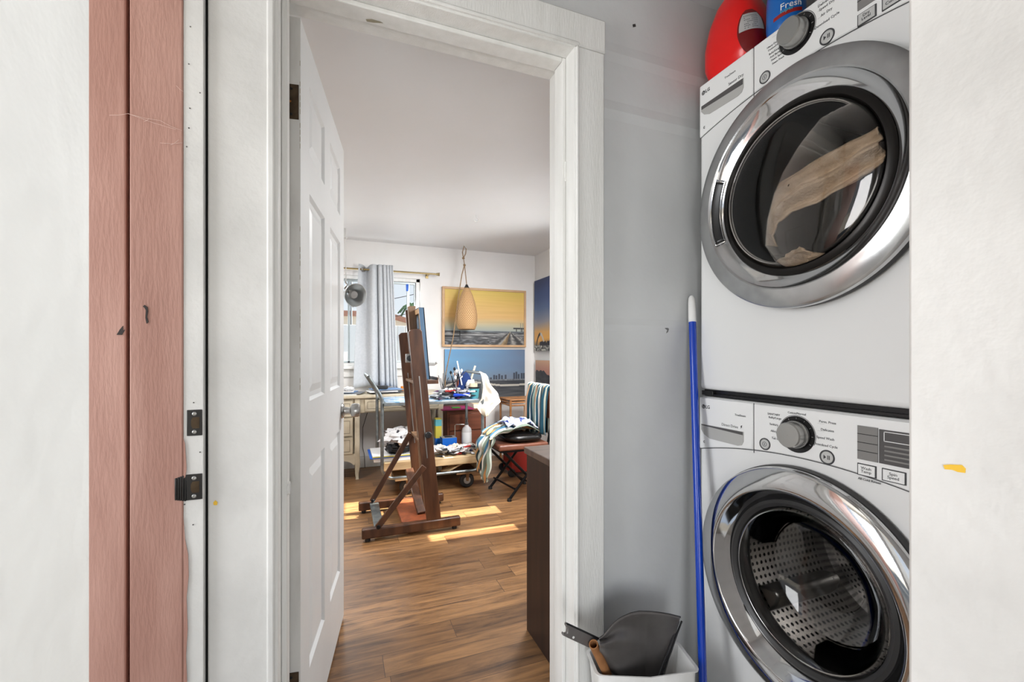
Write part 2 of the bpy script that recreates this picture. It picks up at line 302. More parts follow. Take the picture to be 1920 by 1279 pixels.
# back wall with window opening X -1.1..0.80, z 1.02..1.95
WX0, WX1, WZ0, WZ1 = -.75, .775, 1.02, 1.93
b = MB(); b.box(-1.6, WX0, YB, YB+.14, 0, ZC).box(WX1, XR+.1, YB, YB+.14, 0, ZC).box(WX0, WX1, YB, YB+.14, 0, WZ0).box(WX0, WX1, YB, YB+.14, WZ1, ZC)
struct(b.build('wall_back', 'studio_paint', smooth=False))
# right wall with assumed side window, unseen behind the door jamb, Y 2.5..3.7
b = MB(); b.box(XR, XR+.12, 1.30, 2.0, 0, ZC).box(XR, XR+.12, 3.72, YB, 0, ZC).box(XR, XR+.12, 2.0, 3.72, 0, .9).box(XR, XR+.12, 2.0, 3.72, 2.0, ZC)
struct(b.build('wall_right', 'studio_paint', smooth=False))
struct(MB().box(-1.7, -1.6, 1.30, YB, 0, ZC).build('wall_left', 'studio_paint'))
# wall between laundry and studio
b = MB(); b.box(-1.6, -.155, 1.155, 1.30, 0, 2.6).box(.658, 2.2, 1.155, 1.30, 0, 2.6).box(-.155, .658, 1.155, 1.30, 2.065, 2.6)
def seam(z, y0=1.155, h=.02, d=.0035):
    b.add([(.74, y0, z-h), (1.95, y0, z-h), (1.95, y0-d, z), (.74, y0-d, z), (.74, y0, z+h), (1.95, y0, z+h)], [(0, 1, 2, 3), (3, 2, 5, 4)])
seam(1.235); seam(1.90, h=.03, d=.005); seam(2.08, h=.03, d=.003)
struct(b.build('wall_middle', 'wall_paint', smooth=False))
# near wall whose opening the camera looks through
b = MB(); b.box(-.42, -.131, .15, .317, 0, 2.39).box(.631, 1.95, .15, .317, 0, 2.39).box(-.131, .631, .15, .317, 2.12, 2.39)
struct(b.build('wall_near', 'rough_trim', bevel=.004))
struct(MB().box(1.89, 1.95, .317, 1.155, 0, 2.33).build('wall_end', 'wall_paint'))
b = MB(); b.box(-.42, -.285, .317, .40, 0, 2.39).box(-.42, -.285, .40, 1.12, 2.06, 2.39)
struct(b.build('wall_porch', 'wall_paint', smooth=False))
# door frame of the studio: jambs, stops, header
b = MB()
b.box(-.155, -.135, 1.134, 1.30, 0, 2.065).box(.638, .658, 1.134, 1.30, 0, 2.065).box(-.155, .658, 1.134, 1.30, 2.045, 2.065)
for x0, x1 in ((-.135, -.122), (.625, .638)): b.box(x0, x1, 1.185, 1.238, 0, 2.045)
b.box(-.122, .625, 1.185, 1.238, 2.032, 2.045)
struct(b.build('trim_1', 'trim_paint', bevel=.003))
def casing(poly_mb, name): struct(poly_mb.build(name, 'trim_paint', bevel=.004))
b = MB(); b.box(.642, .74, 1.131, 1.155, 0, 2.05); b.box(.642, .652, 1.127, 1.135, 0, 2.05); casing(b, 'trim_2')
b = MB(); b.box(-.272, -.142, 1.131, 1.155, 0, 2.05); b.box(-.158, -.142, 1.127, 1.135, 0, 2.05); struct(b.build('trim_3', 'rough_trim', bevel=.006))
b = MB(); b.box(-.272, .743, 1.129, 1.155, 2.05, 2.148); b.box(-.15, .652, 1.125, 1.135, 2.05, 2.06); casing(b, 'trim_4')
# porch door frame: white strip with strikes, pink boards
b = MB(); b.box(-.3125, -.2765, 1.120, 1.155, 0, 2.06)
struct(b.build('trim_5', 'rough_trim', bevel=.001))
b = MB(); b.box(-.403, -.3125, 1.117, 1.155, 0, 2.3); b.box(-.50, -.412, 1.124, 1.155, 0, 2.3); b.box(-.62, -.508, 1.12, 1.155, 0, 2.3)
for i in range(8): b.box(-.74-.12*i, -.628-.12*i, 1.122, 1.155, 0, 2.5)
b.box(-1.6, -.3, 1.14, 1.153, 0, 2.3, 1)
struct(b.build('trim_6', ['pink_paint', 'pink_groove'], bevel=.0025))
struct(MB().box(-.2765, -.2745, 1.135, 1.156, 0, 2.06).build('gap_shade_strip', 'dark'))  # dark strip set in the gap, its colour stands for the shade there
# skirting
struct(MB().box(-1.6, XR, YB-.018, YB, 0, .11).build('baseboard_back', 'trim_paint', bevel=.004))
struct(MB().box(XR-.018, XR, 1.3, YB-.018, 0, .11).build('baseboard_right', 'trim_paint', bevel=.004))
struct(MB().box(.66, XR-.02, 1.30, 1.318, 0, .11).build('baseboard_front', 'trim_paint', bevel=.004))
struct(MB().box(-.155, .658, 1.134, 1.24, 0, .012).build('trim_8', 'easel_pale', bevel=.003))

struct(MB().box(-2.6, -.42, -1.6, 1.15, 2.45, 2.55).build('ceiling', 'stucco'))  # porch roof added out of view, cuts sky light on the pink boards
struct(MB().box(-1.0, 1.95, -2.6, .15, 2.45, 2.5).build('ceiling', 'wall_paint')); struct(MB().box(1.95, 2.05, -2.6, 1.155, 0, 2.5).build('hall_light_block', 'wall_paint'))  # unseen hall ceiling and side wall, added to hold back sky light
# windows
def window(name, frame_mb, glass_mb):
    o = struct(frame_mb.build(name, 'trim_paint', bevel=.003)); g = glass_mb.build('glass_pane', 'window_glass', o, smooth=False); return o
b = MB(); y0, y1 = YB+.02, YB+.12
b.box(WX0, WX1, y0, y1, WZ0, WZ0+.03).box(WX0, WX1, y0, y1, WZ1-.035, WZ1).box(WX0, WX0+.03, y0, y1, WZ0, WZ1).box(WX1-.04, WX1, y0, y1, WZ0, WZ1)
w1 = struct(b.build('window_1', 'trim_paint', bevel=.003))
b = MB(); b.box(WX1-.055, WX1-.04, YB+.05, YB+.09, WZ0+.03, WZ1-.05).box(WX0+.03, WX1-.04, YB+.05, YB+.09, WZ1-.055, WZ1-.035).box(.645, .672, YB+.05, YB+.085, WZ0+.03, WZ1-.05).box(.06, .08, YB+.05, YB+.085, WZ0+.03, WZ1-.05).box(WX0+.03, WX1-.04, YB+.05, YB+.09, WZ0+.03, WZ0+.05)
tag(b.build('sash', 'frame_metal', w1, bevel=.002), 'thin grey metal sliding sash')
b = MB().box(WX0+.03, WX1-.05, YB+.065, YB+.069, WZ0+.04, WZ1-.045); b.build('glass_pane', 'window_glass', w1)
b = MB().box(WX0-.08, WX1+.07, YB-.06, YB, WZ0-.03, WZ0).box(WX0-.06, WX1+.05, YB-.02, YB, WZ0-.11, WZ0-.03)
b.build('sill', 'trim_paint', w1, bevel=.005)
# assumed right-hand side window, mostly closed off by added unseen panels; gaps shape the sun patches
b = MB(); b.box(XR+.03, XR+.09, 2.0, 3.72, .9, .95).box(XR+.03, XR+.09, 2.0, 3.72, 1.95, 2.0).box(XR+.03, XR+.09, 2.0, 2.05, .95, 1.95).box(XR+.03, XR+.09, 3.67, 3.72, .95, 1.95)
w2 = struct(b.build('assumed_side_window', 'trim_paint', bevel=.004))
MB().box(XR+.05, XR+.055, 2.05, 3.67, .95, 1.95).build('glass_pane', 'window_glass', w2)
b = MB()
for a, c, z0, z1 in ((2.0, 2.6, .9, 2.0), (2.6, 2.70, 1.45, 2.0), (2.70, 2.93, .9, 2.0), (2.93, 3.08, 1.45, 2.0), (3.08, 3.15, .9, 2.0), (3.56, 3.72, .9, 2.0)): b.box(XR+.01, XR+.02, a, c, z0, z1)
b.build('sun_mask_panel', 'curtain_fabric', w2)

# ------------------------------------------------------------------ outside
struct(MB().box(-30, 30, -12, 40, -.35, -.15).build('ground', 'concrete'))
h = root('neighbour_house', (0, 13, -.15), 'cream stucco house with red tile roof seen through the studio window', 'house')
a = PY(738, 600, 13); c = PY(775, 600, 13)
b = MB().prism([(-6, 13.2, -.15), (2.7, 13.2, -.15), (2.7, 13.2, 1.80), (1.15, 13.2, 2.22), (-6, 13.2, 2.22)], (0, 4, 0)); b.build('wall', 'stucco', h)
b = MB().prism([(-6.3, 12.9, 2.20), (1.2, 12.9, 2.20), (3.0, 12.9, 1.72), (3.0, 12.9, 1.84), (1.2, 12.9, 2.33), (-6.3, 12.9, 2.33)], (0, 4.6, 0)); b.build('roof', 'terracotta', h)
f = root('board_fence', (0, 9, -.15), 'tall white board fence outside the studio window', 'fence')
b = MB()
for i in range(44): b.box(-3+.15*i, -2.86+.15*i, 9, 9.03, -.15, 1.7)
b.build('boards', 'fence_white', f, bevel=.006); MB().box(-3, 3.6, 9.03, 9.07, 1.4, 1.5).build('rail', 'stucco', f)
pt = root('palm_tree', tuple(PY(771, 575, 20)*1)[:2]+(-.15,), 'distant palm tree top above the roof outside the window', 'tree')
c = PY(771, 572, 20); b = MB(); b.tube([(c.x, 20, -.15), (c.x+.1, 20, c.z*.5), (c.x, 20, c.z)], [.22, .17, .13], 8); b.build('trunk', 'trunk', pt)
b = MB()
for k in range(16):
    a = k*2.4; l = .5+.2*R.random(); up = R.uniform(-.1, .8); d = Vector((math.cos(a), math.sin(a)*.6, 0)); P = [c+d*l*t+Vector((0, 0, (up*t-.9*t*t)*.6)) for t in (0, .3, .6, 1)]
    for i in range(3): b.beam(P[i], P[i+1], (0, 0, 1), .10*(1.2-i*.3), .02)
b.build('fronds', 'leaf', pt)
for X_, l_ in ((.22, 'thin grey utility pole outside the left part of the studio window'), (5.5, 'utility pole far outside to the right, behind the wall')): tag(MB().tube([(X_, 11, -.15), (X_, 11, 4.2)], .022, 8).build('utility_pole', 'paper_grey'), l_, 'pole')
for i, (ya, yb) in enumerate(((568, 556), (603, 588))):
    p = PY(660, ya+8, 11); q = PY(860, yb-25, 11); e_ = Vector((5.5, 11, q.z+(q.z-p.z)*(5.5-q.x)/(q.x-p.x)))
    tag(MB().tube([p+Vector((.22-p.x, 0, 0)), (p+q)/2-Vector((0, 0, .03)), q, e_], .008, 5).build('power_line', 'dark'), ('upper', 'lower')[i]+' thin power line crossing the sky outside the studio window', 'wire', 'power lines outside')
tg = PY(763, 543, YB-.01); tag(MB().prism([PY(761, 533, YB+.045), PY(766, 533, YB+.045), PY(765.5, 546, YB+.045), PY(761.5, 546, YB+.045)], (0, -.004, 0)).build('tape_strip', 'tape_blue'), 'small strip of blue tape stuck at the top of the window glass', 'tape')

# ------------------------------------------------------------------ open studio door (structure)
HP = Vector((-.133, 1.272, 0)); ang = math.atan2(.109, .768); dv = Vector((math.sin(ang), math.cos(ang), 0)); nv = Vector((math.cos(ang), -math.sin(ang), 0))
DL, DT, DZ0, DZ1 = .776, .034, .012, 2.022
def DM(u, n, z): return HP+dv*u+nv*n+Vector((0, 0, z))
b = MB()
# leaf with six recessed panels on the visible face (n = DT), built as a grid of stiles and rails
us = [0, .105, .335, .441, .671, DL]; zs = [DZ0, .24, .80, .985, 1.60, 1.70, 1.92, DZ1]
zs = [DZ0, .25, .83, 1.01, 1.60, 1.71, 1.905, DZ1]
def quad(p, mi=0): b.add(p, [(0, 1, 2, 3)], mi)
for i in range(5):
    for j in range(7):
        panel = i in (1, 3) and j in (1, 3, 5)
        u0, u1, z0, z1 = us[i], us[i+1], zs[j], zs[j+1]
        if not panel: quad([DM(u0, DT, z0), DM(u1, DT, z0), DM(u1, DT, z1), DM(u0, DT, z1)])
        else:
            rings = [(0, 0), (.008, -.009), (.022, -.009), (.045, -.002), ]
            prev = None
            for k, (ins, dep) in enumerate(rings):
                q = [DM(u0+ins, DT+dep, z0+ins), DM(u1-ins, DT+dep, z0+ins), DM(u1-ins, DT+dep, z1-ins), DM(u0+ins, DT+dep, z1-ins)]
                if prev:
                    for t in range(4): quad([prev[t], prev[(t+1) % 4], q[(t+1) % 4], q[t]])
                prev = q
            quad(prev)
quad([DM(0, 0, DZ0), DM(0, 0, DZ1), DM(DL, 0, DZ1), DM(DL, 0, DZ0)])
quad([DM(0, 0, DZ1), DM(0, DT, DZ1), DM(DL, DT, DZ1), DM(DL, 0, DZ1)])
quad([DM(0, 0, DZ0), DM(DL, 0, DZ0), DM(DL, DT, DZ0), DM(0, DT, DZ0)])
quad([DM(DL, 0, DZ0), DM(DL, 0, DZ1), DM(DL, DT, DZ1), DM(DL, DT, DZ0)])
quad([DM(0, 0, DZ0), DM(0, DT, DZ0), DM(0, DT, DZ1), DM(0, 0, DZ1)], 1)
door = struct(b.build('door_1', ['door_paint', 'worn_edge'], smooth=False))
kz = .905; ku = .716; kc = DM(ku, DT, kz)
b = MB().lathe([(0, -.002), (.031, -.002), (.033, .003), (.029, .008), (.015, .012), (.013, .03), (.014, .034), (.026, .040), (.029, .05), (.028, .066), (.024, .072), (.006, .073), (.006, .071), (0, .071)], axis(kc, nv), 28)
b.build('door_knob', 'silver', door)
kc2 = DM(ku, 0, kz); b = MB().lathe([(0, -.002), (.031, -.002), (.033, .003), (.029, .008), (.015, .012), (.013, .03), (.026, .040), (.029, .05), (.028, .066), (.024, .072), (0, .073)], axis(kc2, -nv), 28); b.build('door_knob', 'silver', door)
MB().box(-.1, .1, -.1, .1, -.1, .1)
def hinge(zc):
    b = MB(); p = DM(-.0025, .001, zc)
    e = nv; q = [DM(-.002, .001, zc-.045), DM(-.002, DT-.004, zc-.045), DM(-.002, DT-.004, zc+.045), DM(-.002, .001, zc+.045)]
    b.prism(q, -dv*-.003, 0)
    for dz, mi in ((.033, 1), (0, 2), (-.033, 1)): b.lathe([(0, 0), (.0035, 0), (.003, .001), (0, .001)], axis(DM(-.0022, .012 if dz else .009, zc+dz), -dv), 10, mi)
    b.tube([DM(-.004, -.001, zc-.047), DM(-.004, -.001, zc+.047)], .005, 10)
    b.build('hinge', ['bronze', 'dark', 'rust'], door)
hinge(1.80); hinge(.27)
# ragged dark gap line and flaking on the leaf edge
for z0, z1 in ((1.68, 1.93), (1.05, 1.5)):
    b = MB()
    for i in range(int((z1-z0)/.018)):
        if R.random() < .6: zz = z0+i*.018; b.prism([DM(-.0006, DT-.0015, zz), DM(-.0006, DT-.0003, zz), DM(-.0006, DT-.0003, zz+.014), DM(-.0006, DT-.0015, zz+.012)], -dv*.0004)
    b.build('paint_flake', 'old_flake', door)

# jamb hardware
def tiny_hook():
    p = PX(1051, 150, .637); b = MB(); o = root('hook_latch', (.637, p.y, p.z), 'dark metal hook hanging from screw eye high on the right door jamb', 'hook')
    ring = [p+Vector((-.004, .005*math.cos(t), -.002+.005*math.sin(t))) for t in [k*.785 for k in range(8)]]
    MB().tube(ring, .0013, 6, closed=True).tube([p+Vector((.002, 0, .003)), p+Vector((-.006, -.004, .001))], .0015, 6).build('screw_eye', 'black_metal', o)
    q = PX(1050, 195, .637); L = (p.z-q.z)
    MB().tube([p+Vector((-.006, 0, 0)), p+Vector((-.006, .001, -L*.75)), p+Vector((-.006, .0, -L*.9)), p+Vector((-.007, .004, -L*1.0)), p+Vector((-.008, .008, -L*1.08))], .0017, 7).build('hook', 'black_metal', o)
tiny_hook()
p = PX(1057, 325, .637); o = MB().box(.6345, .638, p.y-.016, p.y+.014, p.z-.03, p.z+.03).tube([(.634, p.y-.012, p.z+.028), (.633, p.y-.014, p.z-.015), (.634, p.y-.004, p.z-.028)], .002, 6).build('strike_plate', 'trim_paint', bevel=.002)
tag(o, 'painted-over white strike plate on the right door jamb', 'strike plate')
p = PX(516, 975, -.122); ctr = Vector((-.1215, 1.20, p.z)); o = MB().lathe([(.0, .0005), (.011, .0005), (.012, .004), (.0155, .004), (.0165, 0), (.0165, -.002)], axis(ctr, (1, 0, 0)), 24).lathe([(0, .0012), (.0108, .0012)], axis(ctr, (1, 0, 0)), 24, 1).build('strike_bore', ['trim_paint', 'dark'])
tag(o, 'small painted round bolt bore with dark hole on the left door jamb', 'bolt hole')
def strike(name, x0, x1, y0, y1, lip, label):
    Y = 1.118; p0 = PY(x0, y1, Y); p1 = PY(x1, y0, Y); o = root(name, (p0.x, Y, p0.z), label, 'strike plate', 'black strike plates on the white strip')
    cx = (p0.x+p1.x)/2; cz = (p0.z+p1.z)/2; W = p1.x-p0.x; H = p1.z-p0.z; b = MB()
    b.box(p0.x, p1.x, Y, Y+.0022, p0.z, p1.z)
    if lip:
        for i in range(5):
            t0, t1 = i/5, (i+1)/5; b.box(p0.x-.019*t1, p0.x-.019*t0, Y-.001*i-.0005, Y+.0015, p0.z+.006*t0-.001, p1.z-.006*t0)
    b.build('plate', 'black_satin', o, bevel=.0015)
    MB().prism([(cx-.003, Y-.0006, cz-.012), (cx+.009, Y-.0006, cz-.012), (cx+.009, Y-.0006, cz+.012), (cx-.003, Y-.0006, cz+.012), (cx-.006, Y-.0006, cz+.006), (cx-.006, Y-.0006, cz-.006)], (0, .0006, 0)).build('latch_hole', 'bronze', o)
    for s in (1, -1): MB().lathe([(0, .0015), (.0018, .0015), (.0022, .0022), (.0042, .0014), (.0045, 0)], axis((cx, Y, cz+s*H*.35), (0, -1, 0)), 14).build('screw', 'silver', o)
strike('deadbolt_strike', 350, 379, 768, 818, False, 'upper black deadbolt strike plate on the white strip beside the pink jamb')
strike('latch_strike', 349, 379, 888, 939, True, 'lower black latch strike plate with curved lip over the pink jamb')
# paint flecks, nail holes and a wall hook
def fleck(x, y, Y, pts, m, label, cat='paint fleck', name='paint_fleck'):
    tag(MB().prism([PY(x+a, y+c, Y) for a, c in pts], (0, -.0012, 0)).build(name, m), label, cat)
fleck(404, 943, 1.1308, [(-4, -1), (0, -5), (4, -1), (3, 4), (-3, 4)], 'yellow_fleck', 'tiny yellow paint fleck on the white casing beside the strike plates')
yy = [PX(1790+a, 879+c, .6308) for a, c in ((-21, -7), (-8, -8), (14, -7), (21, 0), (20, 8), (6, 6), (-4, 2), (-18, 1))]
tag(MB().prism(yy, (-.0006, 0, 0)).build('paint_fleck', 'yellow_fleck'), 'larger yellow paint fleck on the near right white jamb', 'paint fleck')
holes = [(357, 50), (354, 120), (375, 174), (356, 203), (354, 240), (350, 275), (363, 755), (375, 848), (362, 984), (346, 946)]
for i, (x, y) in enumerate(holes):
    tag(MB().lathe([(0, .0006), (.0013, .0006), (.0014, 0)], axis(PY(x, y, 1.1196), (0, -1, 0)), 8).build('nail_hole', 'dark_fleck'), 'tiny dark nail hole in the white strip, '+['topmost of all', 'second from the top', 'third from the top', 'fourth from the top', 'fifth from the top', 'sixth, last above the plates', 'just above the deadbolt plate', 'between the two strike plates', 'lowest, below the latch plate', 'just under the latch plate'][i], 'nail hole', 'nail holes in the white strip')
fleck(345, 860, 1.1186, [(-1, -38), (2, -28), (4, 0), (5, 18), (3, 34), (-1, 38)], 'pink_paint', 'sliver of pink paint on the white strip between the two black plates', 'paint patch', 'paint_sliver')
fleck(345, 1120, 1.1186, [(-1, -150), (2, -110), (8, -80), (9, -40), (5, 0), (7, 60), (4, 110), (6, 158), (-1, 160)], 'pink_paint', 'long ragged pink paint edge on the white strip below the plates', 'paint patch', 'paint_sliver')
fleck(274, 590, 1.1168, [(-6, -15), (-3, -18), (3, -14), (4, -6), (2, 4), (5, 14), (1, 17), (-1, 6), (0, -8), (-3, -13)], 'dark_fleck', 'dark chipped scar shaped like a hook on the pink jamb', 'chip', 'paint_chip')
fleck(227, 620, 1.1236, [(-8, 8), (-2, -2), (4, -9), (4, 0), (8, -2), (2, 8)], 'dark_fleck', 'small dark ragged chip left of the hook-shaped scar on pink wood', 'chip', 'paint_chip')
b = MB()
for (x0, y0, x1, y1) in ((205, 216, 240, 213), (240, 213, 330, 243), (270, 228, 280, 222), (300, 268, 342, 268), (320, 272, 335, 262), (330, 160, 344, 172), (246, 215, 300, 226), (300, 226, 341, 245)):
    b.tube([PY(x0, y0, 1.1158), PY((x0+x1)/2, (y0+y1)/2+1.5, 1.1150), PY(x1, y1, 1.1158)], .00035, 4)
tag(b.build('cobweb', 'web'), 'wisps of pale cobweb stretched across the pink jamb', 'cobweb')
fleck(1250, 620, 1.1538, [(-4, -4), (0, -7), (4, -3), (2, 3), (-1, 5), (1, -1)], 'line_grey', 'small chipped plaster mark on the wall left of the blue pole', 'chip', 'plaster_chip')
fleck(1189, 48, 1.1538, [(-3, -2), (2, -3), (3, 2), (-2, 3)], 'dark_fleck', 'small dark speck high on the laundry wall', 'speck', 'wall_speck')
fl = [PZ(x, y, 2.0315) for x, y in ((686, 36), (697, 36), (712, 40), (718, 43), (700, 42), (688, 40))]
tag(MB().prism(fl, (0, 0, -.0008)).build('paint_chip', 'old_flake'), 'chipped paint on the underside of the door header', 'chip')

# ------------------------------------------------------------------ washer and dryer
FX = 1.086; YL, YR = 1.107, .421; YC = .764; DEP = .76
FM = lambda y, z, x=0: Vector((FX-x, y, z))
def TX(y, z, x=.0): return Matrix(((0, 0, -1, FX-x), (-1, 0, 0, y), (0, 1, 0, z), (0, 0, 0, 1)))
def arc_z(y):        # lower edge of the control panel, relative to machine base
    t = abs(y-YC)/.343; return .856-.044*t*t
def machine(z0, dryer):
    H = .983
    name = 'clothes_dryer' if dryer else 'washing_machine'
    lab = 'white front-load dryer with smoked round door, stacked on the washing machine' if dryer else 'white front-load washing machine with chrome round door, under the dryer'
    o = root(name, (FX+.3, YC, z0), lab, 'dryer' if dryer else 'washer')
    zz = lambda v: z0+v
    # body: sides, top, back and a front frame with the hole for the drum
    b = MB(); NS = 64; hole = .225; zc = zz(.532)
    def edgept(a):
        dy, dz = math.cos(a), math.sin(a); ks = []
        if dy > 1e-6: ks.append((YL-YC)/dy)
        if dy < -1e-6: ks.append((YR-YC)/dy)
        if dz > 1e-6: ks.append((z0+H-zc)/dz)
        if dz < -1e-6: ks.append((z0-zc)/dz)
        k = min(ks); return Vector((FX, YC+dy*k, zc+dz*k))
    angs = sorted(set([2*math.pi*k/NS for k in range(NS)]+[math.atan2(z-zc, y-YC) % (2*math.pi) for y in (YL, YR) for z in (z0, z0+H)]))
    n = len(angs); inner = [Vector((FX, YC+hole*math.cos(a), zc+hole*math.sin(a))) for a in angs]; outer = [edgept(a) for a in angs]; back = [Vector((FX+DEP, p.y, p.z)) for p in outer]
    b.add(inner+outer+back, [(i, (i+1) % n, n+(i+1) % n, n+i) for i in range(n)]+[(n+i, n+(i+1) % n, 2*n+(i+1) % n, 2*n+i) for i in range(n)]+[tuple(range(2*n, 3*n))])
    b.build('body', 'appliance', o, bevel=.012, seg=4)
    # control panel, slightly proud, with arched lower edge
    N = 24; ys = [YL-.004+(YR+.004-YL+.004)*i/N for i in range(N+1)]
    split = .905
    def panel(ya, yb, nm):
        q = [ya+(yb-ya)*i/N for i in range(N+1)]
        poly = [Vector((FX-.004, y, zz(arc_z(y)))) for y in q]+[Vector((FX-.004, yb, zz(H-.004))), Vector((FX-.004, ya, zz(H-.004)))]
        return MB().prism(poly, (.012, 0, 0)).build(nm, 'panel_white', o, bevel=.0035)
    dr = panel(YL-.003, split+.0012, 'dispenser_drawer' if not dryer else 'fascia_panel'); cp = panel(split-.0012, YR+.003, 'control_panel')
    ln = MB()
    for i in range(N): 
        ya, yb = YL-.002+(YR-YL+.004)*i/N, YL-.002+(YR-YL+.004)*(i+1)/N
        ln.add([FM(ya, zz(arc_z(ya)-.0022), .001), FM(yb, zz(arc_z(yb)-.0022), .001), FM(yb, zz(arc_z(yb)), .001), FM(ya, zz(arc_z(ya)), .001)], [(0, 1, 2, 3)])
    ln.add([FM(split-.0012, zz(.84), .0012), FM(split+.0012, zz(.84), .0012), FM(split+.0012, zz(.98), .0012), FM(split-.0012, zz(.98), .0012)], [(0, 1, 2, 3)])
    ln.build('seam', 'ink', o)
    # pull recess as a flat plate, inner shade painted in greys
    ya, yb = 1.096, .936
    zt, zb = (.911, .868) if dryer else (.894, .850)
    def poly(ins, x): return [FM(ya-ins, zz(zt-ins), x), FM(yb+ins, zz(zt-ins), x), FM(yb+ins, zz(zb+.016), x), FM(yb+.006+ins, zz(zb+.004+ins), x), FM(yb+.02, zz(zb+ins), x), FM(ya-.035, zz(zb+ins+.002), x), FM(ya-.012-ins, zz(zb+.012), x), FM(ya-ins, zz(zb+.026), x)]
    outerp = poly(0, .0045); innerp = poly(.005, .0045)
    b = MB(); b.prism(outerp, (-.0008, 0, 0), 0)
    zu = .005; b.prism([FM(ya-.002, zz(zt-.001), .0056), FM(yb+.002, zz(zt-.001), .0056), FM(yb+.002, zz(zt-.018 if dryer else zt-.010), .0056), FM(ya-.002, zz(zt-.012 if dryer else zt-.004), .0056)], (-.0004, 0, 0), 1)
    b.build('pull_recess', ['recess_shade_grey', 'display_grey'], dr, bevel=.001)
    # knob with dark ring
    ky, kz = .778, zz(.914 if not dryer else .930)
    b = MB(); b.lathe([(0, .0045), (.0435, .0045), (.0465, .0055), (.0465, .003)], TX(ky, kz), 48, 0).lathe([(.0475, .0045), (.0490, .0048), (.0490, .0045)], TX(ky, kz), 48, 1, math.radians(-25), math.radians(205))
    kb = b.build('knob_ring', ['black_satin', 'line_grey'], cp)
    b = MB()
    for k in range(9):
        a = math.radians(-30+k*30); c_, s_ = math.cos(a), math.sin(a); p0 = TX(ky, kz) @ Vector((.039*c_, .039*s_, .006)); p1 = TX(ky, kz) @ Vector((.043*c_, .043*s_, .006)); b.tube([p0, p1], .0005, 4)
    b.build('tick_marks', 'label_grey', kb)
    b = MB(); b.lathe([(.0345, .006), (.0355, .012), (.034, .016), (.0325, .018), (.032, .036), (.0295, .039), (.018, .0395), (0, .039)], TX(ky, kz), 44)
    b.build('knob', 'silver', cp)
    def button(y, z, r, nm, sym):
        b = MB(); b.lathe([(0, .0062), (r*.8, .0062), (r*.86, .0055), (r*.9, .0052), (r*.92, .003)], TX(y, z), 28, 0).lathe([(r*.92, .0050), (r*1.12, .0056), (r*1.14, .003)], TX(y, z), 28, 1)
        bt = b.build(nm, ['button_grey', 'ink'], cp)
        if sym == 'play':
            s = r*.32; m = MB(); c = TX(y, z, 0)
            m.prism([c @ Vector((-s*1.4, s, .0064)), c @ Vector((-s*.2, 0, .0064)), c @ Vector((-s*1.4, -s, .0064))], (-.0004, 0, 0))
            for q in (.4, 1.1): m.prism([c @ Vector((s*q, s, .0064)), c @ Vector((s*(q+.35), s, .0064)), c @ Vector((s*(q+.35), -s, .0064)), c @ Vector((s*q, -s, .0064))], (-.0004, 0, 0))
            m.build('play_pause_symbol', 'ink', bt)
        else:
            m = MB(); m.lathe([(r*.36, .0064), (r*.44, .0066), (r*.44, .0062)], TX(y, z), 20); m.box(FX-.0068, FX-.0062, y-.0006, y+.0006, z-r*.2, z+r*.2); m.build('power_symbol', 'ink', bt)
    button(.868, zz(.872), .0145, 'power_button', 'p'); button(.703, zz(.872), .0155, 'start_button', 'play')
    # labels
    tx = lambda s, y, z, size=.0085, al='LEFT', m='ink', bold=0, par=None: text(s, TX(y, zz(z), .0043), size, m, par or cp, align=al, bold=bold)
    cyc = ['Heavy Duty', 'Cotton/Normal', 'Bulky/Large', 'Anti Bacterial', 'Steam Sanitary', 'Steam Fresh'] if dryer else ['SANITARY', 'Bulky/Large', 'Sanitary', 'Allergiene', 'Tub Clean']
    zl = [.945, .936, .924, .914, .904, .893] if dryer else [.954, .945, .927, .909, .890]
    for i, (s, z) in enumerate(zip(cyc, zl)): tx(s, .846+(.016 if dryer else .014)-.003*i+(.0), z, .0070 if dryer else .0078)
    if dryer:
        for s, z, y in (('Delicates', .957, .725), ('Speed Dry', .946, .722), ('Air Dry', .930, .718), ('Download Cycle', .909, .733)): tx(s, y, z, .0085)
    else:
        tx('Cotton/Normal', .778, .965, .0075, 'CENTER')
        for s, z, y in (('Perm. Press', .953, .722), ('Delicates', .934, .718), ('Speed Wash', .914, .728), ('Download Cycle', .897, .735)): tx(s, y, z, .0082)
    # leader lines
    for s in (1, -1):
        b = MB()
        for dz in (.036, .018, 0, -.018):
            y0 = ky+s*.052; b.box(FX-.0044, FX-.0042, min(y0, y0+s*.016), max(y0, y0+s*.016), kz+dz, kz+dz+.0005)
        b.build('leader_lines', 'label_grey', cp)
    # emblem + word mark on the left
    ey, ez = 1.087, zz(.9505)
    b = MB(); b.lathe([(0, .005), (.0066, .005), (.0068, .004)], TX(ey, ez), 26, 0)
    b.lathe([(.0044, .0053), (.0050, .0053)], TX(ey, ez), 22, 1, math.radians(100), math.radians(360)); b.box(FX-.0054, FX-.0052, ey-.0032, ey-.0002, ez-.0004, ez+.0004, 1); b.box(FX-.0054, FX-.0052, ey-.0002+.0002, ey+.0006, ez-.0028, ez+.0030, 1); b.lathe([(0, .0054), (.0008, .0054)], TX(ey+.0022, ez+.0022), 10, 1)
    b.build('emblem', ['ink', 'panel_white'], dr)
    text('LG', TX(ey-.0085, ez-.0048, .0043), .0145, 'ink', dr, bold=.0003)
    if dryer:
        text('TrueSteam', TX(1.004, zz(.946), .0043), .009, 'line_grey', dr); text('Sensor Dry', TX(.99, zz(.918), .0043), .0115, 'ink', dr)
    else:
        text('TrueSteam', TX(.967, zz(.937), .0043), .0085, 'ink', dr); text('Direct Drive', TX(1.015, zz(.9005), .0043), .0115, 'line_grey', dr)
    b = MB(); c = TX(.945, zz(.906), .0043)
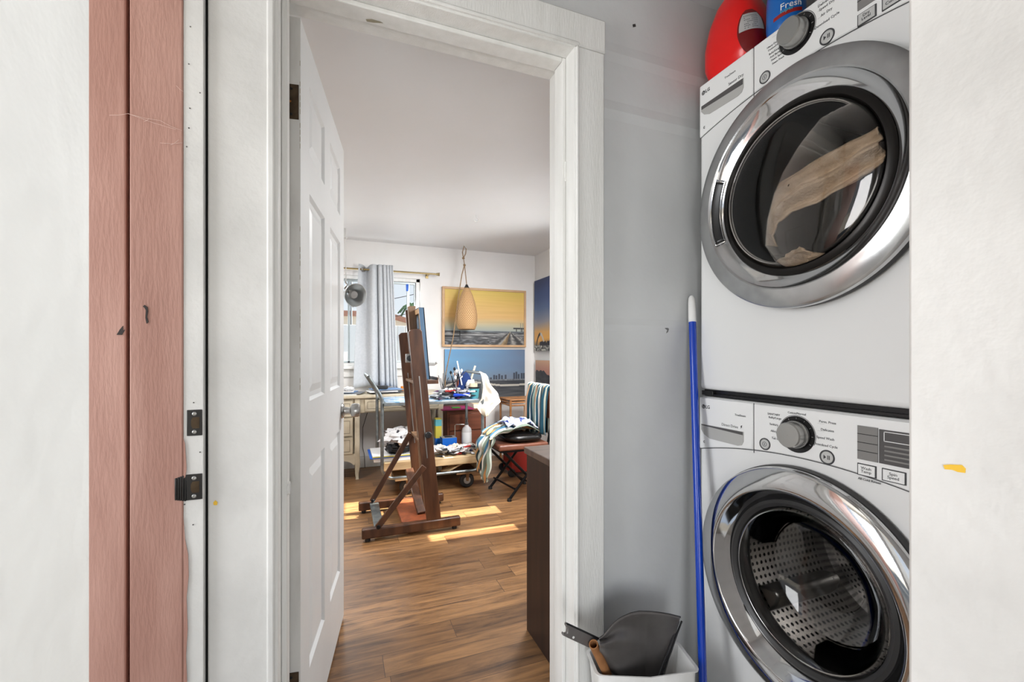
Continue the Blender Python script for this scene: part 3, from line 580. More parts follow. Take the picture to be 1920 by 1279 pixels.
    if not dryer:
        b.prism([c @ Vector(v) for v in ((0, .0045, 0), (.004, .006, 0), (.002, .001, 0), (.004, .001, 0), (-.002, -.005, 0), (0, 0, 0), (-.002, 0, 0))], (-.0003, 0, 0)); b.build('lightning_pictogram', 'ink', dr); b = MB()
    b.lathe([(.002, .0048), (.0038, .005), (.0038, .0045)], TX(1.083, zz(.838)), 14, 0, .6, 5.6); b.build('pictogram', 'ink', dr)
    # display and keys on the right
    b = MB(); b.box(FX-.0055, FX-.003, .500, .594, zz(.884), zz(.957), 0); b.box(FX-.0065, FX-.003, .596, .636, zz(.884), zz(.959), 1)
    for k in range(4): b.box(FX-.0072, FX-.006, .520, .583-.0, zz(.892+.0095*k), zz(.8955+.0095*k), 1)
    for k in range(1, 4): b.box(FX-.0068, FX-.006, .596, .636, zz(.884+.0187*k), zz(.8855+.0187*k), 2)
    b.box(FX-.0058, FX-.0054, .51, .585, zz(.932), zz(.9335), 3).box(FX-.0058, FX-.0054, .51, .585, zz(.952), zz(.9535), 3).box(FX-.0058, FX-.0054, .5835, .585, zz(.932), zz(.9535), 3)
    b.build('display', ['display_grey', 'display_light', 'dark', 'panel_white'], cp)
    def key(y1, y0, z1, z0_, words):
        k = MB().box(FX-.0055, FX-.003, y0, y1, zz(z0_), zz(z1), 0).box(FX-.007, FX-.003, y0+.0025, y1-.0025, zz(z0_+.002), zz(z1-.002), 1).build('key', ['ink', 'button_grey' if dryer else 'panel_white'], cp, bevel=.0008)
        text(words, TX((y0+y1)/2, zz((z0_+z1)/2+.0015), .0072), .0088, 'ink', k, align='CENTER')
    key(.637, .599, .875, .848, 'Dry\nLevel' if dryer else 'Wash\nTemp'); key(.589, .545, .875, .848, 'Temp.\nControl' if dryer else 'Spin\nSpeed')
    if not dryer: tx('All Cold Rinses', .636, .838, .0072)
    # drum behind the glass
    A = axis((FX, YC, zc), (1, 0, 0), (0, -1, 0))
    drum = MB().lathe([(.222, 0), (.235, .06), (.262, .10), (.262, .42), (.25, .448), (.238, .452), (.23, .453), (.0, .4535)], A, 56); dm = drum.build('drum', 'drum_dark' if dryer else 'perforated_steel', o)
    if dryer: dm['label'] = 'dark inside of the dryer drum'
    for k in range(3):
        a = math.radians(22+120*k); cA, sA = math.cos(a), math.sin(a)
        pts = [A @ Vector((r*cA+t*sA, r*sA-t*cA, 0)) for r, t in ((.262, -.035), (.235, -.028), (.205, -.008), (.205, .008), (.235, .028), (.262, .035))]
        q = MB(); q.prism([p+Vector((.12, 0, 0)) for p in pts], (.28, 0, 0)); q.build('drum_lifter', 'drum_dark' if dryer else 'silver', dm, bevel=.008, seg=3)
    # door
    Ad = axis((FX, YC, zc), (-1, 0, 0), (0, -1, 0)); rr = lambda l: [(r, h) for r, h in l]
    dd = bpy.data.objects.new('door', None); COL.objects.link(dd); dd.parent = o; dd.location = (0, 0, 0)
    def P(mb, nm, m, **k):
        q = mb.build(nm, m, None, **k); q.parent = dd; q.matrix_parent_inverse = Matrix.Translation(-Vector(o.location)); return q
    P(MB().lathe([(.22, .001), (.298, .001), (.302, .008), (.300, .022), (.23, .024)], Ad, 96), 'shadow_gap_ring', 'gasket')  # dark ring, its colour stands for the shadow gap around the door
    if dryer:
        P(MB().lathe([(.298, .020), (.303, .028), (.302, .040), (.296, .046), (.262, .052), (.2555, .0535), (.252, .051)], Ad, 120), 'outer_ring', 'chrome_satin')
        P(MB().lathe([(.252, .051), (.249, .047), (.228, .034), (.222, .032), (.219, .030)], Ad, 120), 'inner_ring', 'chrome')
        P(MB().lathe([(.219, .031), (.214, .036), (.203, .038), (.199, .034), (.196, .02)], Ad, 120), 'bezel', 'drum_dark')
        P(MB().lathe([(.200, .034), (.190, .040), (.15, .047), (.09, .052), (.04, .053), (.003, .0534), (.0015, .0534)], Ad, 96), 'glass', 'smoke_glass', solid=.003)
        # grip pocket on the left of the ring
        g = MB(); g.lathe([(.226, .036), (.2275, .0405), (.240, .0475), (.2455, .0485), (.247, .0475)], Ad, 24, 0, math.radians(158), math.radians(202), False)
        P(g, 'grip_pocket', 'black_satin', solid=.002)
        g = MB()
        for rad, h in ((.2475, .0500), (.2255, .0370)):
            g.tube([Ad @ Vector((rad*math.cos(math.radians(t)), rad*math.sin(math.radians(t)), h)) for t in range(157, 204, 3)], .0022, 8)
        for t in (157, 203): g.tube([Ad @ Vector((r*math.cos(math.radians(t)), r*math.sin(math.radians(t)), h)) for r, h in ((.2255, .037), (.236, .044), (.2475, .050))], .0022, 8)
        P(g, 'grip_rim', 'chrome')
        # laundry behind the glass
        PT = [(.965, -.085), (.99, -.03), (.965, .025), (.915, .065), (.85, .085), (.78, .095), (.70, .105), (.64, .11)]
        def cl(u, v):
            t = u*7; k = min(int(t), 6); f = t-k; f = f*f*(3-2*f)*.4+f*.6; y = PT[k][0]*(1-f)+PT[k+1][0]*f; z = PT[k][1]*(1-f)+PT[k+1][1]*f
            wd = .05+.05*math.sin(u*3.1); y -= wd*v*(1-u)*.9; z -= wd*v*(.35+u*1.1)
            x = .075+.03*v+.010*math.sin(v*15+u*3)+.02*noise.noise(Vector((u*6, v*3, 2)))
            return Vector((FX+x, y, zc+z))
        t = MB().grid(cl, 60, 24).build('towel', 'linen', solid=.004); tag(t, 'crumpled beige towel bunched inside the dryer drum', 'towel')
        def cl2(u, v):
            a = math.radians(130-50*u); rad = .2-.05*v; return A @ Vector((rad*math.cos(a), rad*math.sin(a), .07+.05*v+.012*math.sin(u*22)+.02*noise.noise(Vector((u*7, v*5, 9)))))
        t = MB().grid(cl2, 36, 14).build('washcloth', 'linen', solid=.003); tag(t, 'small light cloth lying low in the dryer drum, under the towel', 'cloth')
    else:
        P(MB().lathe([(.294, .018), (.298, .026), (.296, .036), (.290, .042), (.262, .050), (.243, .051), (.238, .048)], Ad, 120), 'outer_ring', 'chrome')
        P(MB().lathe([(.238, .048), (.235, .043), (.226, .022), (.215, .004), (.211, .0)], Ad, 120), 'inner_ring', 'chrome')
        P(MB().lathe([(.213, .0), (.211, .010), (.203, .014), (.194, .008), (.188, -.01)], Ad, 120), 'bezel', 'gasket')
        P(MB().lathe([(.195, .006), (.183, .010), (.172, -.004), (.160, -.05), (.145, -.085), (.11, -.105), (.05, -.112), (.003, -.113), (.0015, -.113)], Ad, 96), 'glass', 'clear_glass', solid=.004)
        g = MB().lathe([(.262, -.002), (.222, -.004), (.205, -.02), (.200, -.05), (.215, -.07), (.23, -.075)], Ad, 96); P(g, 'gasket', 'gasket')
    # feet
    for y in (YR+.06, YL-.06):
        for x in (FX+.07, FX+DEP-.07):
            if not dryer: MB().lathe([(.0, 0), (.022, 0), (.022, .012), (.01, .015), (.01, .03), (0, .03)], Matrix.Translation((x, y, z0-.025)), 14).build('foot', 'rubber', o)
    return o
machine(.025, False); machine(1.030, True)
b = MB().box(FX+.016, FX+.72, YR+.004, YL-.004, 1.0085, 1.0297).box(FX+.006, FX+.02, YR+.002, YL-.05, 1.012, 1.018).box(FX+.004, FX+.014, YL-.05, YL-.004, 1.012, 1.026)
tag(b.build('stacking_kit', 'black_satin', bevel=.001), 'black stacking bracket strip between washing machine and dryer', 'bracket')

# detergent bottles on top of the dryer
ZT = 2.0135
def jug():
    o = root('detergent_jug', (1.20, 1.0, ZT), 'big red detergent jug standing on the left of the dryer top', 'jug')
    cx, cy = 1.158, 1.014; b = MB(); N = 40
    # cross sections (half width along Y, half depth along X)
    prof = [(0, .070, .060), (.008, .090, .066), (.05, .101, .073), (.11, .098, .071), (.17, .082, .064), (.22, .058, .052), (.25, .036, .034), (.262, .028, .028), (.28, .028, .028)]
    vs = []
    for h, hy, hx in prof:
        for k in range(N):
            a = 2*math.pi*k/N; c_, s_ = math.cos(a), math.sin(a); e = 2/2.8
            vs.append((cx+hx*math.copysign(abs(c_)**e, c_), cy+hy*math.copysign(abs(s_)**e, s_)+.012*math.sin(h*10), ZT+h))
    fs = [tuple(range(N))[::-1]]+[(i*N+k, i*N+(k+1) % N, (i+1)*N+(k+1) % N, (i+1)*N+k) for i in range(len(prof)-1) for k in range(N)]+[tuple((len(prof)-1)*N+k for k in range(N))]
    b.add(vs, fs); b.build('bottle', 'red_plastic', o, ang=60)
    MB().lathe([(.034, .262), (.036, .27), (.036, .31), (.032, .318), (0, .318)], Matrix.Translation((cx, cy, ZT)), 30).build('cap', 'red_dark', o)
    # rounded dark label with a pale upper panel on the camera-facing corner
    def surf(u, v, off):      # u along side, v height
        a = math.radians(206+62*u); h = .004+.140*v
        for i in range(len(prof)-1):
            if prof[i][0] <= h <= prof[i+1][0]:
                t = (h-prof[i][0])/(prof[i+1][0]-prof[i][0]); hy = prof[i][1]+(prof[i+1][1]-prof[i][1])*t; hx = prof[i][2]+(prof[i+1][2]-prof[i][2])*t; break
        c_, s_ = math.cos(a), math.sin(a); e = 2/2.8
        return Vector((cx+(hx+off)*math.copysign(abs(c_)**e, c_), cy+(hy+off)*math.copysign(abs(s_)**e, s_)+.012*math.sin(h*10), ZT+h))
    def lens(off, vlo, vhi, m, nm, ins=0):
        g = MB(); M = 16
        def fn(u, v):
            vv = vlo+(vhi-vlo)*v; half = math.sqrt(max(0, 1-((vv-.5)/.5)**2))*.5-ins; return surf(.5+(u-.5)*2*max(half, .001), vv, off)
        g.grid(fn, M, M); return g.build(nm, m, o)
    lens(.0012, .02, .98, 'red_dark', 'label'); q = lens(.0022, .5, .88, 'label_grey', 'label_panel', .06); q['label'] = 'pale grey half-round printed panel'
    tb = MB()
    for i in range(7):
        v = .54+i*.045
        for j in range(9):
            if R.random() < .7: u0 = .25+j*.055; p = [surf(u0, v, .003), surf(u0+.035, v, .003), surf(u0+.035, v+.014, .003), surf(u0, v+.014, .003)]; tb.add(p, [(0, 1, 2, 3)])
    tb.build('small_print', 'ink', q)
jug()
def blue_bottle():
    cx, cy = 1.150, .858; o = root('blue_bottle', (cx, cy, ZT), 'blue plastic bottle with white Fresh lettering beside the red jug', 'bottle')
    prof = [(0, 0), (.040, 0), (.045, .006), (.048, .04), (.047, .11), (.042, .16), (.030, .19), (.018, .2), (.018, .21)]
    MB().lathe(prof, Matrix.Translation((cx, cy, ZT)), 44).build('bottle', 'blue_plastic', o)
    MB().lathe([(.022, .2), (.024, .21), (.024, .24), (0, .245)], Matrix.Translation((cx, cy, ZT)), 24).build('cap', 'white_plastic', o)
    a0 = math.radians(214)
    def wrap(nm, s, z, size, m):
        M = Matrix.Identity(4); t = text(s, M, size, m, None, nm)
        for v in t.data.vertices:
            a = a0+(v.co.x-.012)/.048; v.co = Vector((cx+(.0487+v.co.z)*math.cos(a), cy+(.0487+v.co.z)*math.sin(a), z+v.co.y+.10*(v.co.x-.01)))
        t.parent = o; t.matrix_parent_inverse = Matrix.Translation(-Vector(o.location))
    wrap('lettering', 'Fresh', ZT+.058, .024, 'paper'); wrap('lettering', 'super', ZT+.050, .014, 'aqua')
    g = MB().grid(lambda u, v: (cx+.0486*math.cos(a0-.6+1.5*u), cy+.0486*math.sin(a0-.6+1.5*u), ZT+.036+.010*v+.012*u), 16, 1); g.build('red_ribbon', 'tube_red', o)
    g = MB().grid(lambda u, v: (cx+.0487*math.cos(a0-.2+.9*u), cy+.0487*math.sin(a0-.2+.9*u), ZT+.088+.028*v), 12, 6); g.build('logo_patch', 'cream', o)
    text('pup', Matrix.Identity(4), .001, 'ink', None).data.materials.clear() if False else None
blue_bottle()
tag(MB().lathe([(0, 0), (.034, 0), (.037, .005), (.037, .12), (.02, .15), (.02, .17), (0, .17)], Matrix.Translation((1.19, .722, ZT)), 26).build('dark_bottle', 'tube_dark'), 'dark bottle standing right of the blue bottle on the dryer', 'bottle')

# ------------------------------------------------------------------ blue pole, bin, dustpan, tube
TP = Vector((1.078, 1.134, 1.335)); BP = Vector((.945, .945, .05)); o = root('broom', (BP.x, BP.y, 0), 'blue pole with white cap leaning beside the stacked machines', 'broom')
dv2 = (TP-BP).normalized(); p1 = TP-dv2*.085
MB().tube([BP, p1], .0115, 18).build('pole', 'pole_blue', o)
MB().tube([p1-dv2*.004, p1, p1+dv2*.06, TP-dv2*.008, TP], [.0125, .0125, .0115, .010, .006], 18).build('hanging_cap', 'white_plastic', o)
MB().box(BP.x-.03, BP.x+.09, BP.y-.02, BP.y+.02, .035, .075).build('broom_block', 'white_plastic', o, bevel=.006)
b = MB()
for i in range(14):
    for j in range(3): b.tube([(BP.x-.026+i*.0085, BP.y-.012+j*.012, .036), (BP.x-.028+i*.0088, BP.y-.016+j*.016, 0)], .0035, 5)
b.build('bristles', 'pole_blue', o)
HB = .28; rim = [Vector((.642, 1.0155)), Vector((.77, .957)), Vector((.909, .930)), Vector((.939, 1.047)), Vector((.669, 1.114))]
cen = sum(rim, Vector((0, 0)))/5
def ringpts(sc, z):
    out = []; n = len(rim)
    for i in range(n):
        p, q, r_ = rim[i-1], rim[i], rim[(i+1) % n]
        if i == 1: pts = [q]
        else:
            a = q+(p-q).normalized()*.016; c = q+(r_-q).normalized()*.016; pts = [a*(1-t)*(1-t)+q*2*t*(1-t)+c*t*t for t in (0, .25, .5, .75, 1)]
        out += [Vector((cen.x+(v.x-cen.x)*sc, cen.y+(v.y-cen.y)*sc, z)) for v in pts]
    return out
lv = [ringpts(.80, .004), ringpts(.97, HB-.03), ringpts(.975, HB-.006), ringpts(1.03, HB-.004), ringpts(1.035, HB), ringpts(.97, HB), ringpts(.95, HB-.03), ringpts(.77, .012)]
n = len(lv[0]); vs = sum(lv, []); fs = [tuple(range(n))[::-1], tuple((len(lv)-1)*n+k for k in range(n))]
for i in range(len(lv)-1): fs += [(i*n+k, i*n+(k+1) % n, (i+1)*n+(k+1) % n, (i+1)*n+k) for k in range(n)]
tag(MB().add(vs, fs).build('waste_bin', 'white_plastic', ang=40), 'white plastic bin on the floor holding the dustpan', 'bin')
def z7(x, y): return (1030+x*.15625, 1080+y*.15625)
YD = 1.03
def pan_pt(x, y, off=0): px, py = z7(x, y); p = PY(px, py, YD); s = (p.z-.15)*.10; return PY(px, py, YD+s-off)
o = root('dustpan', (.78, 1.0, .03), 'dark grey dustpan standing upside down in the white bin', 'dustpan')
edgeL = [(600, 755), (650, 720), (700, 660), (770, 580), (830, 525), (890, 490), (980, 450), (1080, 430), (1200, 432), (1330, 445), (1450, 465), (1570, 495)]
edgeR = [(700, 960), (760, 1180), (840, 1400), (930, 1560), (1000, 1650), (1060, 1700), (1110, 1720), (1160, 1700), (1210, 1620), (1280, 1400), (1370, 1160), (1600, 540)]
edgeB = [(700, 960+i*70) for i in range(12)]
def pan(u, v):
    # v from the rim (top) to the buried end (bottom), u across from handle side to lip side
    t = u*11; i = min(int(t), 10); f = t-i; top = Vector(edgeL[i]).lerp(Vector(edgeL[i+1]), f)
    bot = Vector((690+ (1350-690)*u, 1500-120*(1-u)))
    bot = Vector((600, 1000)).lerp(Vector((1050, 1650)), u/.6) if u < .6 else Vector((1050, 1650)).lerp(Vector((1300, 1490)), (u-.6)/.4)
    q = top.lerp(bot, v); wall = math.exp(-v*9)*.02 + math.exp(-v*2.6)*.018*(1-u)
    x, y = q; return pan_pt(x, y, .030-.075*0+(-.03*(1-math.exp(-v*6)))+.055*math.sin(math.pi*min(1, v*1.15))*max(0, 1-u*1.4)+.030*math.exp(-((v-.24-.1*u)/.11)**2)*max(0, 1-u*1.3)+wall)
MB().grid(pan, 66, 40).build('pan', 'dustpan_grey', o, solid=.0025)
MB().tube([pan_pt(x, y, .034) for x, y in edgeL], .0028, 8).build('rim', 'black_plastic', o)
b = MB()
for d_ in (0, -34): b.tube([pan_pt(x+d_, y, .012) for x, y in ((1590, 540), (1530, 700), (1470, 880), (1400, 1060), (1340, 1230), (1290, 1360))], .0027, 8)
b.build('rubber_lip', 'black_plastic', o)
hp = [(600, 760), (480, 868), (210, 742), (160, 716), (168, 685), (190, 700), (215, 690), (222, 640), (196, 600), (208, 570)]
MB().prism([pan_pt(x, y, .034) for x, y in hp], (0, .010, 0)).build('handle', 'dustpan_grey', o, bevel=.002)
MB().tube([pan_pt(x, y, .036) for x, y in ((205, 570), (400, 660), (600, 755))], .0026, 8).build('handle_rib', 'black_plastic', o)
b = MB().lathe([(0, 0), (.0032, 0), (.0032, .0012), (0, .0012)], axis(pan_pt(288, 737, .0345), (0, -1, 0)), 14); b.build('hang_hole', 'white_plastic', o)
px, py = z7(530, 820); ct = PY(px, py, 1.000); px2, py2 = z7(700, 1190); cb = PY(px2, py2, 1.045); d = (cb-ct).normalized(); e = ct+d*.22
tag(MB().lathe([(.0098, 0), (.0098, .02), (.0098, .2), (.0123, .22), (.0123, 0.0), (.0118, -.0006), (.0103, -.0006), (.0098, 0)], axis(ct, e-ct), 28).build('cardboard_tube', 'cardboard'), 'brown cardboard tube standing in the white bin beside the dustpan', 'tube')

# ------------------------------------------------------------------ studio furniture
# low dark cabinet beside the door
o = root('low_cabinet', (.9, 1.5, 0), 'dark brown wooden cabinet just inside the studio door, right side', 'cabinet')
MB().box(.716, 1.25, 1.335, 1.672, .0, .73).build('carcass', 'cabinet_wood', o, bevel=.002)
MB().box(.709, 1.26, 1.328, 1.685, .73, .757).build('top_board', 'cabinet_top', o, bevel=.003)
for y0, y1 in ((1.345, 1.662),):
    dd = MB().box(.73, 1.235, 1.672, 1.684, .04, .72).build('door', 'cabinet_wood', o, bevel=.003)
    MB().lathe([(0, 0), (.006, 0), (.006, .012), (.013, .018), (.012, .026), (0, .028)], axis((.80, 1.684, .4), (0, 1, 0)), 16).build('door_knob', 'brass', dd)

# easel
o = root('easel', (.4, 3.07, 0), 'brown wooden studio easel on the plank floor holding a small canvas', 'easel')
def SP(t, Y): return Vector((.556-.122*t, Y, .06+1.24*t))
def post(Y, m):
    a, c = SP(0, Y), SP(1, Y); d = (c-a).normalized(); sx = Vector((1, 0, 0)); sx = (sx-d*sx.dot(d)).normalized(); hw = .042
    pl = [a-sx*(hw+.004), a+sx*(hw+.004), c+sx*hw-d*.015, c+sx*(hw-.02), c-sx*(hw-.02), c-sx*hw-d*.015]
    p = MB().prism([q+Vector((0, -.014, 0)) for q in pl], (0, .028, 0)).build('upright', m, o, bevel=.003)
    MB().beam(a+d*.42+Vector((-.004, -.0155, 0)), c-d*.30+Vector((-.004, -.0155, 0)), (1, 0, 0), .006, .002).build('slot_rail', 'silver', p)
    return p
post(2.815, 'easel_wood'); post(3.325, 'easel_wood')
MB().beam(SP(.02, 3.07)+Vector((.0, 0, 0)), Vector((.45, 3.07, 1.47)), (1, 0, 0), .052, .05).build('mast', 'easel_pale', o, bevel=.004)
MB().beam(Vector((.53, 3.12, .5)), Vector((.44, 3.12, 1.45)), (1, 0, 0), .05, .022).build('inner_mast', 'easel_wood', o, bevel=.003)
for Y, m in ((2.815, 'easel_wood'), (3.325, 'easel_wood')):
    q = MB(); q.box(.115, .728, Y-.022, Y+.022, .018, .078); r_ = q.build('base_runner', m, o, bevel=.008)
    for x in (.15, .69): MB().lathe([(0, 0), (.016, 0), (.016, .018), (0, .018)], Matrix.Translation((x, Y, 0)), 12).build('foot', 'rubber', r_)
MB().box(.19, .25, 2.837, 3.303, .045, .07).build('cross_board', 'galvanised', o, bevel=.003)
MB().box(.36, .53, 2.837, 3.303, .05, .072).build('base_board', 'easel_orange', o, bevel=.003)
MB().beam((.50, 2.95, .075), (.46, 3.25, .30), (1, 0, 0), .055, .03).build('angled_brace', 'easel_wood', o, bevel=.004)
tB = .30
for Y, yo in ((2.815, -.0), (3.325, -.0)):
    top = SP(.30 if Y < 3 else .40, Y)+Vector((-.03, -.026, 0)); MB().beam((.205, Y-.026, .085), top, (1, 0, 0), .036, .018).build('back_strut', 'easel_wood', o, bevel=.003)
    MB().lathe([(0, 0), (.012, 0), (.013, .006), (.008, .01), (0, .01)], axis((.21, Y-.035, .09), (0, -1, 0)), 12).build('bolt', 'black_metal', o)
for t in (.40, .72): MB().beam(SP(t, 2.83)+Vector((-.0, 0, 0)), SP(t, 3.31), (1, 0, 0), .05, .018).build('cross_rail', 'easel_pale', o, bevel=.003)
c = PY(802, 815, 2.80); MB().lathe([(0, 0), (.006, 0), (.006, .012), (.02, .014), (.022, .02), (.018, .026), (0, .027)], axis((c.x, 2.80, c.z), (0, -1, 0)), 18).build('lock_knob', 'black_plastic', o)
c = PY(770, 672, 3.02); MB().box(c.x-.035, c.x+.05, 3.0, 3.02, c.z-.03, c.z+.03).build('clamp_plate', 'silver', o, bevel=.003)
MB().lathe([(0, 0), (.007, 0), (.007, .014), (.02, .016), (.02, .024), (0, .026)], axis((c.x-.012, 3.0, c.z), (0, -1, 0)), 8).build('clamp_knob', 'black_plastic', o)
lz = .975; q = MB().box(.50, .60, 2.88, 3.26, lz-.03, lz-.005); q.box(.59, .60, 2.88, 3.26, lz-.005, lz+.012); q.build('canvas_ledge', 'easel_wood', o, bevel=.003)
MB().beam((.515, 2.90, .78), (.50, 2.90, lz), (1, 0, 0), .03, .03).build('ledge_post', 'easel_wood', o, bevel=.003)
q = MB().box(.51, .575, 2.875, 2.90, 1.065, 1.085).tube([(.57, 2.885, 1.075), (.59, 2.885, 1.085)], .008, 8); q.build('clip', 'silver', o, bevel=.002)
# canvas on the easel
cv = root('stretched_canvas', (.52, 3.07, lz), 'small canvas with blue painted edges clamped on the easel', 'canvas')
def CP(n, y, h): return Vector((.508-.085*h+n, y, lz+h))
b = MB()
b.prism([CP(.028, 2.87, 0), CP(.028, 3.27, 0), CP(.028, 3.27, .47), CP(.028, 2.87, .47)], (.006, 0, 0))
for y0, y1, h0, h1 in ((2.87, 2.872, 0, .47), (3.268, 3.27, 0, .47), (2.87, 3.27, .468, .47), (2.87, 3.27, 0, .002)):
    b.prism([CP(0, y0, h0), CP(.034, y0, h0), CP(.034, y0, h1), CP(0, y0, h1)], (0, y1-y0, 0))
b.build('canvas_cloth', 'canvas_blue', cv)
b = MB()
for y0, y1, h0, h1 in ((2.873, 2.905, .003, .467), (3.235, 3.267, .003, .467), (2.905, 3.235, .435, .467), (2.905, 3.235, .003, .035)):
    b.prism([CP(.002, y0, h0), CP(.026, y0, h0), CP(.026, y0, h1), CP(.002, y0, h1)], (0, y1-y0, 0))
b.build('stretcher_bars', 'oak', cv)

# desk
DY0 = 4.22; DZT = .765
o = root('writing_desk', (0, 4.4, 0), 'cream painted vintage desk with dark-lined drawers under the studio window', 'desk')
MB().box(-.95, .95, DY0-.02, 4.63, DZT-.028, DZT).build('desktop', 'cream_paint', o, bevel=.006)
MB().box(-.30, .10, DY0+.02, 4.60, .17, DZT-.028).box(.10, .93, DY0+.02, 4.60, .60, DZT-.028).build('carcass', 'cream_paint', o, bevel=.003)
def drawer(x0, x1, z0, z1, pull):
    b = MB().box(x0, x1, DY0, DY0+.02, z0, z1, 0); i = .022; t = .003
    for a in ((x0+i, x1-i, z0+i, z0+i+t), (x0+i, x1-i, z1-i-t, z1-i), (x0+i, x0+i+t, z0+i, z1-i), (x1-i-t, x1-i, z0+i, z1-i)): b.box(a[0], a[1], DY0-.0012, DY0, a[2], a[3], 1)
    d = b.build('drawer', ['cream_paint', 'dark_line'], o, bevel=.002); cx, cz = (x0+x1)/2, (z0+z1)/2; y = DY0-.004
    if pull == 'swan':
        h = MB()
        for s in (1, -1):
            h.tube([(cx+s*.075, y, cz+.012), (cx+s*.06, y, cz+.022), (cx+s*.045, y, cz+.006), (cx+s*.032, y-.004, cz+.016)], [.003, .006, .007, .004], 8)
        h.tube([(cx-.036, y-.006, cz+.012), (cx-.03, y-.012, cz-.012), (cx, y-.016, cz-.022), (cx+.03, y-.012, cz-.012), (cx+.036, y-.006, cz+.012)], .005, 8); h.build('bail_pull', 'bronze', d)
    else: MB().lathe([(0, 0), (.005, 0), (.005, .01), (.012, .016), (.01, .022), (0, .024)], axis((cx, DY0, cz), (0, -1, 0)), 14).build('drawer_knob', 'bronze', d)
drawer(-.27, .095, .575, .715, 'knob'); drawer(-.27, .095, .40, .56, 'knob'); drawer(-.27, .095, .235, .385, 'knob')
drawer(.20, .90, .615, .725, 'swan')
for x, y in ((-.30, DY0), (.135, DY0), (-.30, 4.57), (.135, 4.57), (.90, DY0), (.90, 4.57)):
    q = MB(); q.tube([(x, y+.02, .74), (x, y+.02, .22), (x+.004, y+.016, .14), (x-.003, y+.02, .05), (x, y+.012, .012), (x, y+.012, 0)], [.03, .03, .031, .022, .017, .022], 4); q.build('leg', 'cream_paint', o, bevel=.003)
poly = [(-.28, DY0+.005, .235), (.115, DY0+.005, .235)]+[(-.0825+.19*math.cos(t), DY0+.005, .165+.045*math.sin(t)) for t in [k*math.pi/10 for k in range(11)]]
poly = [(-.28, DY0+.005, .235), (-.28, DY0+.005, .135)]+[(-.0825-.18*math.cos(t), DY0+.005, .135+.05*math.sin(t)) for t in [k*math.pi/12 for k in range(13)]]+[(.115, DY0+.005, .135), (.115, DY0+.005, .235)]
MB().prism(poly, (0, .015, 0)).build('scalloped_apron', 'cream_paint', o)
tag(MB().tube([(.27, 4.646, .74), (.26, 4.646, .6), (.20, 4.646, .4), (.20, 4.646, .2), (.215, 4.63, .13), (.22, 4.62, .003)], .003, 6).build('hanging_cable', 'black_plastic'), 'black power cord hanging down behind the desk', 'cord')

# brown dresser beside the desk, under the paintings
o = root('low_dresser', (1.15, 4.35, 0), 'brown two-drawer wooden chest standing behind the cart', 'chest')
MB().box(.965, 1.36, 4.22, 4.60, .0, .575).build('carcass', 'dresser_wood', o, bevel=.003); MB().box(.96, 1.375, 4.205, 4.61, .575, .595).build('top_board', 'dresser_wood', o, bevel=.003)
for z0, z1 in ((.05, .21), (.22, .38), (.39, .55)):
    d = MB().box(.985, 1.345, 4.205, 4.22, z0, z1).build('drawer', 'dresser_wood', o, bevel=.003); MB().lathe([(0, 0), (.012, .006), (.012, .014), (0, .016)], axis((1.165, 4.205, (z0+z1)/2), (0, -1, 0)), 12).build('drawer_knob', 'dresser_wood', d)
tag(MB().box(.90, 1.22, 4.16, 4.42, .5955, .604).build('folder', 'magenta', bevel=.001), 'magenta folder on top of the brown chest', 'folder')
tag(MB().box(1.02, 1.10, 4.22, 4.30, .6045, .612).build('notepad', 'green', bevel=.001), 'small green notepad lying on the magenta folder', 'notepad')
for k in range(5): tag(MB().box(1.235, 1.37, 4.22+.004*k, 4.5, .5955+.009*k, .6035+.009*k).build('paper_pad', 'paper' if k % 2 else 'cream'), 'flat paper pad right of the magenta folder, '+['bottom', 'second from bottom', 'middle', 'second from top', 'top'][k]+' of the stack', 'paper', 'paper pads on the brown chest')

# bamboo plant stand
o = root('bamboo_stand', (1.76, 4.35, 0), 'small bamboo stand in the corner behind the folding chair', 'stand')
X0, X1, Y0, Y1, Z = 1.60, 1.90, 4.15, 4.45, .665
MB().box(X0-.01, X1+.01, Y0-.01, Y1+.01, Z, Z+.012).build('top_panel', 'bamboo', o, bevel=.004)
for x in (X0, X1):
    for y in (Y0, Y1):
        q = MB(); q.tube([(x, y, z) for z in (0, .16, .165, .17, .4, .405, .41, Z)], [.012, .0115, .014, .0115, .0115, .014, .0115, .012], 10); q.build('leg', 'bamboo', o)
for z in (Z-.02, Z-.05, .18): MB().tube([(X0, Y0, z), (X1, Y0, z)], .009, 8).tube([(X0, Y1, z), (X1, Y1, z)], .009, 8).tube([(X0, Y0, z), (X0, Y1, z)], .009, 8).tube([(X1, Y0, z), (X1, Y1, z)], .009, 8).build('rail', 'bamboo', o)
q = MB(); c = (1.75, Y0, .42)
q.tube([(c[0]+.08*math.cos(t), c[1], c[2]+.08*math.sin(t)) for t in [k*math.pi/10 for k in range(20)]], .006, 6, closed=True)
for k in range(6): q.tube([c, (c[0]+.08*math.cos(k*math.pi/3), c[1], c[2]+.08*math.sin(k*math.pi/3))], .004, 5)
q.tube([(c[0], c[1], .5), (c[0], c[1], Z-.05)], .005, 6); q.build('rosette', 'bamboo', o)

